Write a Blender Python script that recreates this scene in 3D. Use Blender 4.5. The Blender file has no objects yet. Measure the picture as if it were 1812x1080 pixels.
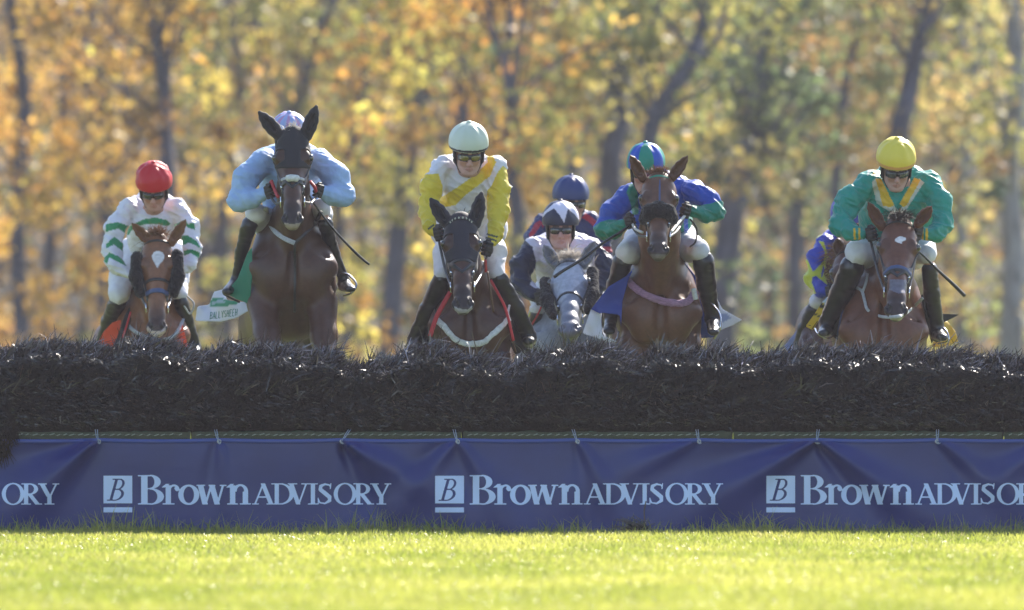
import bpy, math, random
import numpy as np
from mathutils import Vector, Matrix
from mathutils.bvhtree import BVHTree

# ------------------------------------------------------------------ camera, sky, sun, exposure
SC = bpy.context.scene
COL = SC.collection
FPX, CD, CH, HOR = 19800.0, 60.0, 0.909, 640.0      # focal length in photo pixels, camera distance and height, horizon row
cam_d = bpy.data.cameras.new('camera'); cam = bpy.data.objects.new('camera', cam_d); COL.objects.link(cam)
cam.location = (0, -CD, CH); cam.rotation_euler = (math.pi/2, 0, 0)
cam_d.sensor_width = 36; cam_d.lens = 36*FPX/1812; cam_d.shift_y = (HOR-540)/1812
cam_d.clip_start = 1; cam_d.clip_end = 3000
cam_d.dof.use_dof = True; cam_d.dof.focus_distance = 61.6; cam_d.dof.aperture_fstop = 3.9
SC.camera = cam

SUN_EL, SUN_AZ = math.radians(37), math.radians(24)  # azimuth measured from +Y (straight behind the riders) towards +X
W = bpy.data.worlds.new('World'); SC.world = W; W.use_nodes = True
wn = W.node_tree
sky = wn.nodes.new('ShaderNodeTexSky'); sky.sky_type = 'NISHITA'; sky.sun_disc = False
sky.sun_elevation = SUN_EL; sky.sun_rotation = SUN_AZ; sky.air_density = 1.0; sky.dust_density = .7; sky.ozone_density = 1.4
wn.links.new(sky.outputs[0], wn.nodes['Background'].inputs[0])
wn.nodes['Background'].inputs[1].default_value = 0.108
sl = bpy.data.lights.new('sun', 'SUN'); sl.energy = 5.0; sl.angle = math.radians(0.5); sl.color = (1.0, 0.93, 0.82)
so = bpy.data.objects.new('sun', sl); COL.objects.link(so)
sd = Vector((math.sin(SUN_AZ)*math.cos(SUN_EL), math.cos(SUN_AZ)*math.cos(SUN_EL), math.sin(SUN_EL)))
so.rotation_euler = sd.to_track_quat('Z', 'Y').to_euler(); so.location = (10, 20, 30)
SC.view_settings.view_transform = 'Standard'; SC.view_settings.look = 'None'
SC.view_settings.gamma = 1; SC.view_settings.use_curve_mapping = False
SC.view_settings.exposure = 1.32
SC.render.engine = 'CYCLES'
SC.cycles.use_denoising = True
SC.cycles.max_bounces = 8; SC.cycles.transmission_bounces = 6; SC.cycles.volume_bounces = 0
SC.cycles.sample_clamp_indirect = 8

# ------------------------------------------------------------------ helpers
rng = np.random.default_rng(7)

def S(Y): return FPX/(CD+Y)
def P(px, py, Y):
    s = S(Y); return np.array(((px-906)/s, Y, CH+(HOR-py)/s))
def P2(px, py, Y): return P(px*1.7695, py*1.7695, Y)

def nrm(v):
    v = np.asarray(v, float); return v/(np.linalg.norm(v)+1e-12)

def mesh_obj(name, v, f, m, parent=None, smooth=True, cols=None, mats=None, midx=None):
    me = bpy.data.meshes.new(name)
    v = np.asarray(v, np.float32); f = np.asarray(f, np.int32)
    n = f.shape[1]
    me.vertices.add(len(v)); me.vertices.foreach_set('co', v.ravel())
    me.loops.add(f.size); me.loops.foreach_set('vertex_index', f.ravel())
    me.polygons.add(len(f)); me.polygons.foreach_set('loop_start', np.arange(0, f.size, n, dtype=np.int32))
    me.polygons.foreach_set('loop_total', np.full(len(f), n, np.int32))
    me.update(calc_edges=True)
    if cols is not None:
        a = me.color_attributes.new('Col', 'FLOAT_COLOR', 'POINT')
        c = np.ones((len(v), 4), np.float32); c[:, :3] = cols
        a.data.foreach_set('color', c.ravel())
    for mm in (mats or [m]): me.materials.append(mm)
    if midx is not None: me.polygons.foreach_set('material_index', np.asarray(midx, np.int32))
    if smooth: me.polygons.foreach_set('use_smooth', np.ones(len(f), bool))
    me.validate(); me.update()
    o = bpy.data.objects.new(name, me); COL.objects.link(o)
    if parent is not None: attach(o, parent)
    return o

def attach(o, parent):
    o.parent = parent
    o.matrix_parent_inverse = parent.matrix_basis.inverted() if parent.parent is None else (parent.matrix_parent_inverse @ parent.matrix_basis).inverted() @ Matrix.Identity(4)
    if parent.parent is not None:
        # parent sits (rotation free) at its world place: compose the chain
        m = parent.parent.matrix_basis @ parent.matrix_parent_inverse @ parent.matrix_basis
        o.matrix_parent_inverse = m.inverted()

def thing(name, loc, label, cat, group=None, kind=None):
    o = bpy.data.objects.new(name, None); COL.objects.link(o); o.location = loc; o.empty_display_size = .2
    return tag(o, label, cat, group, kind)
def tag(o, label=None, cat=None, group=None, kind=None):
    if label: o['label'] = label
    if cat: o['category'] = cat
    if group: o['group'] = group
    if kind: o['kind'] = kind
    return o

def material(name, col=(.5, .5, .5), rough=.6, attr=False, spec=.5, noise=0, nscale=30, bump=0, bscale=60, sheen=0, transl=0, coat=0, metal=0, stretch=None, detail=4):
    m = bpy.data.materials.new(name); m.use_nodes = True; nt = m.node_tree
    b = nt.nodes['Principled BSDF']; L = nt.links.new
    b.inputs['Roughness'].default_value = rough; b.inputs['Specular IOR Level'].default_value = spec
    b.inputs['Metallic'].default_value = metal
    if sheen: b.inputs['Sheen Weight'].default_value = sheen; b.inputs['Sheen Roughness'].default_value = .4
    if coat: b.inputs['Coat Weight'].default_value = coat; b.inputs['Coat Roughness'].default_value = .15
    src = None
    if attr:
        a = nt.nodes.new('ShaderNodeAttribute'); a.attribute_name = 'Col'; src = a.outputs['Color']
    else:
        r = nt.nodes.new('ShaderNodeRGB'); r.outputs[0].default_value = (*col, 1); src = r.outputs[0]
    tc = nt.nodes.new('ShaderNodeTexCoord'); co = tc.outputs['Object']
    if stretch:
        mp = nt.nodes.new('ShaderNodeMapping'); mp.inputs['Scale'].default_value = stretch; L(co, mp.inputs[0]); co = mp.outputs[0]
    if noise:
        n = nt.nodes.new('ShaderNodeTexNoise'); n.inputs['Scale'].default_value = nscale; n.inputs['Detail'].default_value = detail; L(co, n.inputs['Vector'])
        mr = nt.nodes.new('ShaderNodeMapRange'); mr.inputs[1].default_value = .3; mr.inputs[2].default_value = .7
        mr.inputs[3].default_value = 1-noise; mr.inputs[4].default_value = 1+noise; L(n.outputs[0], mr.inputs[0])
        mx = nt.nodes.new('ShaderNodeVectorMath'); mx.operation = 'SCALE'; L(src, mx.inputs[0]); L(mr.outputs[0], mx.inputs['Scale']); src = mx.outputs[0]
    L(src, b.inputs['Base Color'])
    if bump:
        n2 = nt.nodes.new('ShaderNodeTexNoise'); n2.inputs['Scale'].default_value = bscale; n2.inputs['Detail'].default_value = 5; L(co, n2.inputs['Vector'])
        bp = nt.nodes.new('ShaderNodeBump'); bp.inputs['Strength'].default_value = min(1, bump); bp.inputs['Distance'].default_value = .01*bump; L(n2.outputs[0], bp.inputs['Height']); L(bp.outputs[0], b.inputs['Normal'])
    if transl:
        t = nt.nodes.new('ShaderNodeBsdfTranslucent'); L(src, t.inputs[0])
        mix = nt.nodes.new('ShaderNodeMixShader'); mix.inputs[0].default_value = transl
        L(b.outputs[0], mix.inputs[1]); L(t.outputs[0], mix.inputs[2]); L(mix.outputs[0], nt.nodes['Material Output'].inputs[0])
    return m

# --- value noise in numpy (for folds and lumps)
_perm = np.random.default_rng(3).random((64, 64, 64)).astype(np.float32)
def vnoise(p):
    p = np.asarray(p, np.float64); i = np.floor(p).astype(int); f = p-i; f = f*f*(3-2*f); i &= 63; j = (i+1) & 63
    x0, y0, z0 = i.T; x1, y1, z1 = j.T; fx, fy, fz = f.T
    g = lambda a, b, c: _perm[a, b, c]
    return (((g(x0, y0, z0)*(1-fx)+g(x1, y0, z0)*fx)*(1-fy)+(g(x0, y1, z0)*(1-fx)+g(x1, y1, z0)*fx)*fy)*(1-fz)
            + ((g(x0, y0, z1)*(1-fx)+g(x1, y0, z1)*fx)*(1-fy)+(g(x0, y1, z1)*(1-fx)+g(x1, y1, z1)*fx)*fy)*fz)*2-1

# ------------------------------------------------------------------ implicit bodies: smooth unions of tapered limbs, meshed by surface nets
class Body:
    def __init__(s): s.pr = []
    def limb(s, a, b, ra, rb, k=.03, side=None, op=1):
        """tapered limb from a to b; ra/rb a radius or (lateral radius, depth radius); side = lateral direction"""
        a = np.asarray(a, float); b = np.asarray(b, float)
        ra = (ra, ra) if np.isscalar(ra) else ra; rb = (rb, rb) if np.isscalar(rb) else rb
        s.pr.append(('L', a, b, ra, rb, nrm(side if side is not None else (1, 0, 0)), k, op)); return s
    def chain(s, pts, rs, k=.03, side=None):
        for i in range(len(pts)-1): s.limb(pts[i], pts[i+1], rs[i], rs[i+1], k, side)
        return s
    def ell(s, c, r, k=.03, frame=None, op=1):
        r = (r, r, r) if np.isscalar(r) else r
        s.pr.append(('E', np.asarray(c, float), np.asarray(r, float), np.eye(3) if frame is None else np.asarray(frame, float), k, op)); return s
    def box(s, pr):
        if pr[0] == 'L': R = max(pr[3]+pr[4]); return np.minimum(pr[1], pr[2])-R, np.maximum(pr[1], pr[2])+R
        R = pr[2].max(); return pr[1]-R, pr[1]+R
    def dist(s, pr, X):
        if pr[0] == 'L':
            _, a, b, ra, rb, side, k, op = pr
            ab = b-a; l2 = ab@ab+1e-12; q = X-a; t = np.clip((q@ab)/l2, 0, 1); q = q-t[..., None]*ab
            if ra[0] == ra[1] and rb[0] == rb[1]: return np.sqrt((q*q).sum(-1))-(ra[0]+(rb[0]-ra[0])*t)
            n = ab/math.sqrt(l2); w = side-n*(side@n); w = nrm(w); v = np.cross(n, w)
            rx = ra[0]+(rb[0]-ra[0])*t; ry = ra[1]+(rb[1]-ra[1])*t; rn = np.minimum(rx, ry)
            qx, qy, qn = q@w, q@v, q@n
            k0 = np.sqrt((qx/rx)**2+(qy/ry)**2+(qn/rn)**2); k1 = np.sqrt((qx/rx**2)**2+(qy/ry**2)**2+(qn/rn**2)**2)+1e-9
            return np.where(k0 < 1e-4, -rn, k0*(k0-1)/k1)
        _, c, r, fr, k, op = pr
        q = (X-c)@fr.T; k0 = np.sqrt(((q/r)**2).sum(-1)); k1 = np.sqrt(((q/r**2)**2).sum(-1))+1e-9
        return np.where(k0 < 1e-4, -r.min(), k0*(k0-1)/k1)
    def field(s, lo, hi, h):
        n = np.maximum(np.ceil((hi-lo)/h).astype(int)+1, 2); D = np.full(n, 1.0, np.float32)
        for pr in s.pr:
            k = pr[-2]; b0, b1 = s.box(pr); m = k*1.0+2.5*h
            i0 = np.maximum(np.floor((b0-m-lo)/h).astype(int), 0); i1 = np.minimum(np.ceil((b1+m-lo)/h).astype(int)+1, n)
            if (i1 <= i0).any(): continue
            ax = [lo[a]+h*np.arange(i0[a], i1[a]) for a in range(3)]
            X = np.stack(np.meshgrid(*ax, indexing='ij'), -1); d = s.dist(pr, X).astype(np.float32)
            sl_ = tuple(slice(i0[a], i1[a]) for a in range(3)); A = D[sl_]
            if pr[-1] == 1:
                t = np.clip(.5+.5*(A-d)/k, 0, 1); D[sl_] = A*(1-t)+d*t-k*t*(1-t)
            else:
                d = -d; t = np.clip(.5-.5*(A-d)/k, 0, 1); D[sl_] = A*(1-t)+d*t+k*t*(1-t)
        return D
    def bounds(s, pad=.03):
        bs = [s.box(p) for p in s.pr if p[-1] == 1]
        return np.min([b[0] for b in bs], 0)-pad, np.max([b[1] for b in bs], 0)+pad
    def mesh(s, h, lo=None, hi=None, mod=None, pad=.03):
        l, u = s.bounds(pad)
        lo = l if lo is None else np.maximum(l, lo); hi = u if hi is None else np.minimum(u, hi)
        D = s.field(lo, hi, h)
        if mod is not None:
            n = D.shape; X = np.stack(np.meshgrid(*[lo[a]+h*np.arange(n[a]) for a in range(3)], indexing='ij'), -1)
            D = mod(D, X)
        return nets(D, lo, h)

def nets(D, lo, h):
    Sg = D < 0; n = np.array(D.shape)-1
    cnt = np.zeros(n, np.uint8)
    cs = [(a, b, c) for a in (0, 1) for b in (0, 1) for c in (0, 1)]
    sub = lambda A, c: A[c[0]:c[0]+n[0], c[1]:c[1]+n[1], c[2]:c[2]+n[2]]
    for c in cs: cnt += sub(Sg, c)
    I = np.argwhere((cnt > 0) & (cnt < 8))
    if len(I) == 0: return np.zeros((0, 3)), np.zeros((0, 4), int)
    idx = np.full(n, -1, np.int64); idx[tuple(I.T)] = np.arange(len(I))
    acc = np.zeros((len(I), 3)); w = np.zeros(len(I))
    val = {c: D[I[:, 0]+c[0], I[:, 1]+c[1], I[:, 2]+c[2]].astype(float) for c in cs}
    for c in cs:
        for ax in range(3):
            if c[ax]: continue
            e = list(c); e[ax] = 1; e = tuple(e); a, b = val[c], val[e]; m = (a < 0) != (b < 0)
            t = np.where(m, a/(a-b+1e-20), 0); p = np.tile(np.array(c, float), (len(I), 1)); p[:, ax] = t
            acc += p*m[:, None]; w += m
    V = lo+h*(I+acc/w[:, None])
    F = []
    for ax in range(3):
        o1, o2 = [(1, 2), (2, 0), (0, 1)][ax]
        A = Sg; B = np.roll(Sg, -1, ax); m = A != B
        sl_ = [slice(1, None)]*3; sl_[ax] = slice(0, n[ax]); 
        E = np.argwhere(m); E = E[(E[:, ax] < n[ax]) & (E[:, o1] > 0) & (E[:, o2] > 0) & (E[:, o1] < n[o1]) & (E[:, o2] < n[o2])]
        if len(E) == 0: continue
        ins = Sg[tuple(E.T)]
        q = []
        for d1, d2 in ((0, 0), (1, 0), (1, 1), (0, 1)):
            e = E.copy(); e[:, o1] -= d1; e[:, o2] -= d2; q.append(idx[tuple(e.T)])
        q = np.stack(q, 1); q[~ins] = q[~ins][:, ::-1]; F.append(q)
    return V, np.concatenate(F)

def relax(V, F, it=1, lam=.5):
    for _ in range(it):
        s_ = np.zeros_like(V); c = np.zeros(len(V))
        for a in range(F.shape[1]):
            i, j = F[:, a], F[:, (a+1) % F.shape[1]]
            for k in range(3):
                s_[:, k] += np.bincount(i, V[j, k], len(V))+np.bincount(j, V[i, k], len(V))
            c += np.bincount(i, minlength=len(V))+np.bincount(j, minlength=len(V))
        V = V+lam*(s_/np.maximum(c, 1)[:, None]-V)
    return V
def vnormals(V, F):
    n = np.cross(V[F[:, 2]]-V[F[:, 0]], V[F[:, 3]]-V[F[:, 1]]); N = np.zeros_like(V)
    for a in range(4):
        for k in range(3): N[:, k] += np.bincount(F[:, a], n[:, k], len(V))
    return N/(np.linalg.norm(N, axis=1)[:, None]+1e-12)
def keep(V, F, mask):
    F = F[mask]; u, inv = np.unique(F, return_inverse=True); return V[u], inv.reshape(F.shape)
def join(*vf):
    Vs, Fs, o = [], [], 0
    for v, f in vf: Vs.append(v); Fs.append(f+o); o += len(v)
    return np.concatenate(Vs), np.concatenate(Fs)

def inpoly(x, z, poly):
    c = np.zeros(len(x), bool); j = len(poly)-1
    for i in range(len(poly)):
        xi, zi = poly[i]; xj, zj = poly[j]
        if zi != zj: c ^= ((zi > z) != (zj > z)) & (x < (xj-xi)*(z-zi)/(zj-zi)+xi)
        j = i
    return c
def topx(V):
    """photo-plane coordinates of points, used once to lay out cloth patterns"""
    s = FPX/(CD+V[:, 1]); return 906+V[:, 0]*s, HOR-(V[:, 2]-CH)*s

def tube(pts, r, n=8, flat=None, closed=False):
    """swept tube along pts; r scalar or list; flat = (normal-direction ratio) makes a strap lying with its thin side along 'up' hint y"""
    pts = np.asarray(pts, float); m = len(pts); r = np.broadcast_to(np.asarray(r, float), (m,)) if np.ndim(r) <= 1 else r
    T = np.gradient(pts, axis=0); T /= np.linalg.norm(T, axis=1)[:, None]+1e-12
    V = []
    hint = np.array((0, 1., 0))
    for i in range(m):
        a = hint-T[i]*(hint@T[i]); 
        if np.linalg.norm(a) < .2: a = np.array((1., 0, 0))-T[i]*T[i][0]
        a = nrm(a); b = np.cross(T[i], a)
        for q in range(n):
            th = 2*math.pi*q/n; V.append(pts[i]+r[i]*(b*math.cos(th)+a*math.sin(th)*(flat or 1)))
    F = [[i*n+q, i*n+(q+1) % n, (i+1)*n+(q+1) % n, (i+1)*n+q] for i in range(m-1) for q in range(n)]
    V = np.array(V)
    c0, c1 = len(V), len(V)+1; V = np.vstack([V, pts[0], pts[-1]])
    F += [[c0, (q+1) % n, q, q] for q in range(0)]
    for q in range(0, n, 2): F.append([c0, (q+2) % n, q+1, q]); F.append([c1, (m-1)*n+q, (m-1)*n+q+1, (m-1)*n+(q+2) % n])
    return V, np.array(F)
def curve_pts(pts, n=8):
    """Catmull-Rom through pts"""
    p = np.asarray(pts, float); p = np.vstack([2*p[0]-p[1], p, 2*p[-1]-p[-2]]); out = []
    for i in range(1, len(p)-2):
        for t in np.linspace(0, 1, n, endpoint=False):
            out.append(.5*((2*p[i])+(-p[i-1]+p[i+1])*t+(2*p[i-1]-5*p[i]+4*p[i+1]-p[i+2])*t*t+(-p[i-1]+3*p[i]-3*p[i+1]+p[i+2])*t**3))
    out.append(p[-2]); return np.array(out)
GZ = -.022        # ground level
# ------------------------------------------------------------------ the ground
def ground():
    m = material('turf_ground', (.10, .13, .022), .9, noise=.35, nscale=3, bump=.6, bscale=40)
    v = [(-400, -80, GZ), (400, -80, GZ), (400, 900, GZ), (-400, 900, GZ)]
    tag(mesh_obj('ground', v, [[0, 1, 2, 3]], m, smooth=False), kind='structure')
ground()

def leaf_material(name, transl=.5, rough=.5, spec=.4):
    return material(name, attr=True, rough=rough, spec=spec, transl=transl)

def blades(x, y, z0, h, w, lean, cols, seed=0):
    """bent grass blades: three-point strips of two quads"""
    r = np.random.default_rng(seed); n = len(x); a = r.uniform(0, 2*math.pi, n); wv = np.stack([np.cos(a), np.sin(a), 0*a], 1)*(w/2)[:, None]
    b = r.uniform(0, 2*math.pi, n); ld = np.stack([np.cos(b), np.sin(b), 0*b], 1)*(h*lean)[:, None]
    p0 = np.stack([x, y, z0], 1); p1 = p0+ld*.3+np.stack([0*h, 0*h, h*.55], 1); p2 = p0+ld+np.stack([0*h, 0*h, h*np.sqrt(np.maximum(.1, 1-lean**2*.6))], 1)
    V = np.stack([p0-wv, p0+wv, p1-wv*.8, p1+wv*.8, p2-wv*.12, p2+wv*.12], 1).reshape(-1, 3)
    o = np.arange(n)[:, None]*6; F = np.concatenate([o+[0, 1, 3, 2], o+[2, 3, 5, 4]])
    return V, F, np.repeat(cols, 6, 0)

def grass():
    m = leaf_material('grass_blades', .6, .3, .6)
    r = np.random.default_rng(11)
    n = 380000
    y = -60+60*r.beta(1.0, 1.0, n)*0
    y = r.uniform(-20.5, .35, n); x = r.uniform(-1, 1, n)*(3.4+.25)*(CD+y)/CD*1.15
    h = r.uniform(.022, .046, n)*(1+.35*vnoise(np.stack([x*1.5, y*1.5, 0*x], 1)))
    e = y > -.7; h[e] *= np.where(r.random(e.sum()) < .16, 2.7, 1.4)*(1+.3*vnoise(np.stack([x[e]*6, y[e]*0, 0*x[e]+9], 1)))
    tone = vnoise(np.stack([x*2.2, y*.8, 0*x+5], 1))[:, None]*.5+.5
    c = (1-tone)*np.array((.29, .34, .05))+tone*np.array((.53, .52, .11))
    c *= r.uniform(.7, 1.25, (n, 1)); dry = r.random(n) < .06; c[dry] = np.array((.55, .48, .22))*r.uniform(.7, 1.2, (dry.sum(), 1))
    V, F, C = blades(x, y, 0*x+GZ, h, r.uniform(.003, .008, n), r.uniform(.1, .95, n), c, 5)
    tag(mesh_obj('grass', V, F, m, smooth=False, cols=C), 'short bright yellow-green turf in front of the blue banner', 'grass', kind='stuff')
    # coarser turf behind the hurdle out to the wood
    n = 90000; y = 1.2+80*r.random(n)**1.3; x = r.uniform(-9, 9, n)
    V, F, C = blades(x, y, 0*x+GZ, r.uniform(.04, .10, n), r.uniform(.01, .03, n), r.uniform(.1, .9, n), np.array((.26, .32, .04))*r.uniform(.6, 1.2, (n, 1)), 6)
    tag(mesh_obj('far_grass', V, F, m, smooth=False, cols=C), 'turf of the racecourse running back to the wood', 'grass', kind='stuff')
grass()

# ------------------------------------------------------------------ trees
def leaves(c, size, cols, r):
    n = len(c); a = r.normal(size=(n, 3)); a /= np.linalg.norm(a, axis=1)[:, None]; b = np.cross(a, r.normal(size=(n, 3))); b /= np.linalg.norm(b, axis=1)[:, None]
    L = size[:, None]; V = np.stack([c-a*L*.5, c+b*L*.33, c+a*L*.5, c-b*L*.33], 1).reshape(-1, 3)
    return V, np.arange(n*4).reshape(-1, 4), np.repeat(cols, 4, 0)

BARK = material('tree_bark', (.048, .054, .085), .95, noise=.5, nscale=6, bump=1, bscale=18, stretch=(1, 1, .25))
PALEBARK = material('pale_bark', (.22, .21, .21), .95, noise=.5, nscale=6, bump=1, bscale=18, stretch=(1, 1, .25))
LEAF = leaf_material('autumn_leaves', .62, .5, .25)
PAL = {'gold': [(.78, .44, .04), (.86, .56, .07), (.60, .29, .04), (.42, .30, .07), (.30, .17, .06)],
       'orange': [(.82, .44, .04), (.66, .30, .04), (.86, .56, .07), (.30, .17, .06)],
       'yellow': [(.74, .60, .07), (.54, .50, .08), (.84, .60, .08), (.26, .26, .06)],
       'olive': [(.30, .32, .07), (.46, .43, .09), (.17, .19, .06), (.64, .50, .10)],
       'green': [(.13, .20, .09), (.09, .14, .08), (.20, .27, .10), (.34, .36, .10)],
       'pine': [(.04, .08, .05), (.05, .10, .05), (.09, .13, .06)],
       'rust': [(.58, .30, .08), (.40, .30, .09), (.30, .30, .09), (.68, .48, .14)]}

def tree(trunk_px, Y, w, kind, label, seed, crown=None, branches=(), nleaf=3600, bark=None, lsize=.13):
    r = np.random.default_rng(seed); s = S(Y)
    pts = [P(x, y, Y+dy*.4) for dy, (x, y) in enumerate(trunk_px)]
    base = pts[0].copy(); root = base.copy(); root[2] = GZ; root[0] += r.uniform(-.15, .15)
    top = pts[-1]+(pts[-1]-pts[-2])*.2
    dirn = nrm(pts[-1]-pts[-2]); grow = [pts[-1]+dirn*q for q in (1.2, 2.4)]; grow[1][0] += r.uniform(-.4, .4)
    line = curve_pts([root]+[p for p in pts if p[2] > .3]+grow, 7)
    rad0 = w/2/s*1.2; rr = np.interp(np.linspace(0, 1, len(line)), [0, .08, .5, 1], [rad0*1.5, rad0*1.15, rad0*.95, rad0*.45])
    parts = [tube(line, rr, 10)]
    tips = [line[int(len(line)*q)] for q in (.45, .6, .75, .9)]
    for br, bw in branches:
        bl = curve_pts([P(x, y, Y+.3*i) for i, (x, y) in enumerate(br)], 6); parts.append(tube(bl, np.linspace(bw/2/s, bw/4/s, len(bl)), 8)); tips.append(bl[-1])
    for q in range(9):
        a = line[int(len(line)*r.uniform(.3, .95))]; d = np.array((r.normal(), r.normal(), abs(r.normal())*.9+.4)); d = nrm(d); l = r.uniform(.8, 2.0)
        mid = a+d*l*.5+np.array((0, 0, .1)); end = a+d*l+np.array((0, 0, .35)); parts.append(tube(curve_pts([a, mid, end], 4), np.linspace(rad0*.38, rad0*.1, 9), 6)); tips += [end, mid]
    V, F = join(*parts)
    t = thing('tree', (root[0], root[1], 0), label, 'tree', 'trees of the autumn wood behind the racecourse')
    mesh_obj('trunk', V, F, bark or BARK, t)
    cx, cz = (np.mean([p[0] for p in pts]), 3.6) if crown is None else crown
    tips = [t_+np.array((0, .35, 0)) for t_ in tips]; centers = np.array([np.array((cx+r.normal()*1.5, Y+.9+r.normal()*1.1, r.uniform(.7, 8.4))) for _ in range(40)]+tips)
    rad = r.uniform(.2, .62, len(centers)); tone = r.uniform(.35, 1.3, len(centers)); pi = r.integers(0, len(PAL[kind]), len(centers))
    pick = r.integers(0, len(centers), nleaf); d = r.normal(size=(nleaf, 3)); d /= np.linalg.norm(d, axis=1)[:, None]
    c = centers[pick]+d*(rad[pick]*r.random(nleaf)**.45)[:, None]; c = c[c[:, 2] > .25]; pick = pick[:len(c)]
    pal = np.array(PAL[kind]); col = pal[pi[pick]]*.6+pal[r.integers(0, len(pal), len(c))]*.4; col = col*(tone[pick]*r.uniform(.75, 1.2, len(c)))[:, None]
    col = np.clip(col*.86+col.mean(1)[:, None]*np.array((.07, .09, .10)), 0, .85)
    V, F, C = leaves(c, lsize*r.uniform(.6, 1.35, len(c)), col, r)
    mesh_obj('crown', V, F, LEAF, t, smooth=False, cols=C)
    return t

def wood():
    T = tree
    T([(300, 600), (297, 340), (293, 240), (285, 110), (262, 0)], 78, 24, 'gold', 'golden autumn tree with a bent dark trunk above and behind the red helmet', 1)
    T([(488, 600), (500, 300), (535, 160), (565, 50), (592, 0)], 88, 15, 'olive', 'olive tree whose thin trunk leans right, behind the light blue rider', 2, branches=[([(520, 220), (470, 120), (440, 20)], 9)])
    T([(690, 600), (702, 440), (716, 320), (738, 205), (757, 100), (777, 0)], 82, 27, 'yellow', 'yellow tree with a long dark leaning trunk between the light blue and pale-helmeted riders', 3)
    T([(915, 600), (917, 400), (905, 300), (904, 180)], 76, 21, 'orange', 'orange tree forking above the navy helmeted riders', 4,
      branches=[([(904, 185), (890, 110), (865, 20), (860, -60)], 14), ([(904, 185), (918, 90), (930, 0), (950, -70)], 13), ([(905, 175), (960, 130), (1015, 95), (1090, 60)], 10)])
    T([(1085, 600), (1080, 300), (1098, 205), (1088, 120), (1112, 30), (1130, -40)], 84, 30, 'olive', 'tree with a thick dark crooked trunk above the gap between the navy and blue-green helmets', 5, branches=[([(1098, 110), (1140, 60), (1175, 0)], 14)])
    T([(1000, 600), (1012, 310), (1040, 240), (1052, 130), (1080, 0)], 92, 20, 'yellow', 'slender tree left of the crooked thick trunk, top leaning right', 6)
    T([(1140, 600), (1148, 250), (1218, 120), (1240, 60), (1262, -20)], 74, 23, 'olive', 'tree above the blue and green helmet with its trunk bending sharply right', 7, branches=[([(1215, 125), (1265, 75), (1290, 0)], 12), ([(1160, 230), (1150, 150), (1120, 90)], 9)])
    T([(1275, 600), (1283, 480), (1302, 340), (1337, 240), (1352, 120), (1400, 0)], 80, 38, 'green', 'broad green tree with the thickest leaning trunk right of the blue and green rider', 8, nleaf=4600)
    T([(1470, 600), (1480, 310), (1490, 220), (1500, 130), (1540, 0)], 86, 15, 'rust', 'thin-trunked rusty tree left of the teal rider', 9)
    T([(1580, 600), (1590, 260), (1605, 180), (1622, 90), (1640, 0)], 77, 28, 'rust', 'rusty leaved tree with a dark trunk above the yellow helmet', 10, branches=[([(1630, 60), (1665, 10), (1690, -60)], 12)])
    T([(1790, 600), (1795, 450), (1785, 300), (1800, 150), (1790, 0)], 80, 32, 'olive', 'pale-barked tree at the right edge of the wood', 12, bark=PALEBARK, nleaf=2600)
    T([(180, 600), (186, 420), (180, 250), (150, 100), (130, 0)], 95, 18, 'gold', 'golden tree left of the red helmet', 13, branches=[([(185, 330), (240, 240), (262, 180)], 8)])
    T([(40, 600), (30, 380), (45, 200), (20, 0)], 85, 22, 'orange', 'orange tree at the far left of the wood', 14)
    T([(402, 600), (395, 320), (425, 150), (400, 0)], 100, 14, 'yellow', 'thin yellow tree between the red and light blue helmets', 15)
    T([(820, 600), (828, 330), (815, 150), (835, 0)], 98, 16, 'gold', 'golden tree directly behind the pale helmet', 16)
    T([(610, 600), (600, 350), (640, 200), (650, 0)], 97, 15, 'olive', 'olive tree right of the light blue rider', 17)
    T([(1405, 600), (1410, 380), (1440, 200), (1450, 0)], 98, 20, 'green', 'green tree behind the blue and yellow rider', 18)
    T([(1700, 600), (1705, 350), (1720, 200), (1745, 0)], 94, 18, 'olive', 'olive tree right of the yellow helmet', 19, bark=PALEBARK)
    T([(1225, 600), (1225, 380), (1240, 200), (1210, 0)], 100, 15, 'pine', 'dark green pine behind the broad green tree', 20)
    T([(1010, 600), (985, 350), (1000, 180), (985, 0)], 103, 16, 'orange', 'slim orange tree standing behind the navy helmets', 21)
    # beyond both edges of the frame, so that the wood goes on
    for i, (x, kind, lab) in enumerate([(-260, 'gold', 'golden tree outside the left of the view'), (-620, 'orange', 'orange tree well outside the left of the view'),
                                        (2070, 'rust', 'rusty tree outside the right of the view'), (2420, 'olive', 'olive tree well outside the right of the view')]):
        T([(x, 600), (x+10, 350), (x-10, 200), (x+20, 0)], 84+3*i, 22, kind, lab, 30+i)
    # the deep wood behind: leaves and bare stems that read as one mass
    r = np.random.default_rng(77); n = 70000
    c = np.stack([r.uniform(-19, 19, n), r.uniform(108, 135, n), 11*r.random(n)**.9], 1)
    t = vnoise(c*np.array((.55, .3, .55))+3); tx = np.clip((c[:, 0]+9)/18, 0, 1)[:, None]
    c = c[t > -.15]; tx = tx[t > -.15]; n = len(c)
    pick = r.random((n, 1)); gold = np.array((.40, .24, .07)); ol = np.array((.15, .16, .08)); rs = np.array((.26, .19, .11))
    col = np.where(pick > .35+.45*tx, gold, np.where(pick > .2, ol, rs))*r.uniform(.45, 1.2, (n, 1))
    V, F, C = leaves(c, r.uniform(.16, .34, n), col, r)
    tag(mesh_obj('deep_wood_foliage', V, F, LEAF, smooth=False, cols=C), 'deep autumn wood filling the view behind the nearer trees', 'woods', kind='stuff')
    n = 60000; x = np.where(r.random(n) < .5, -1, 1)*r.uniform(17, 52, n); c = np.stack([x, r.uniform(104, 135, n), 12*r.random(n)**.9], 1)
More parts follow.
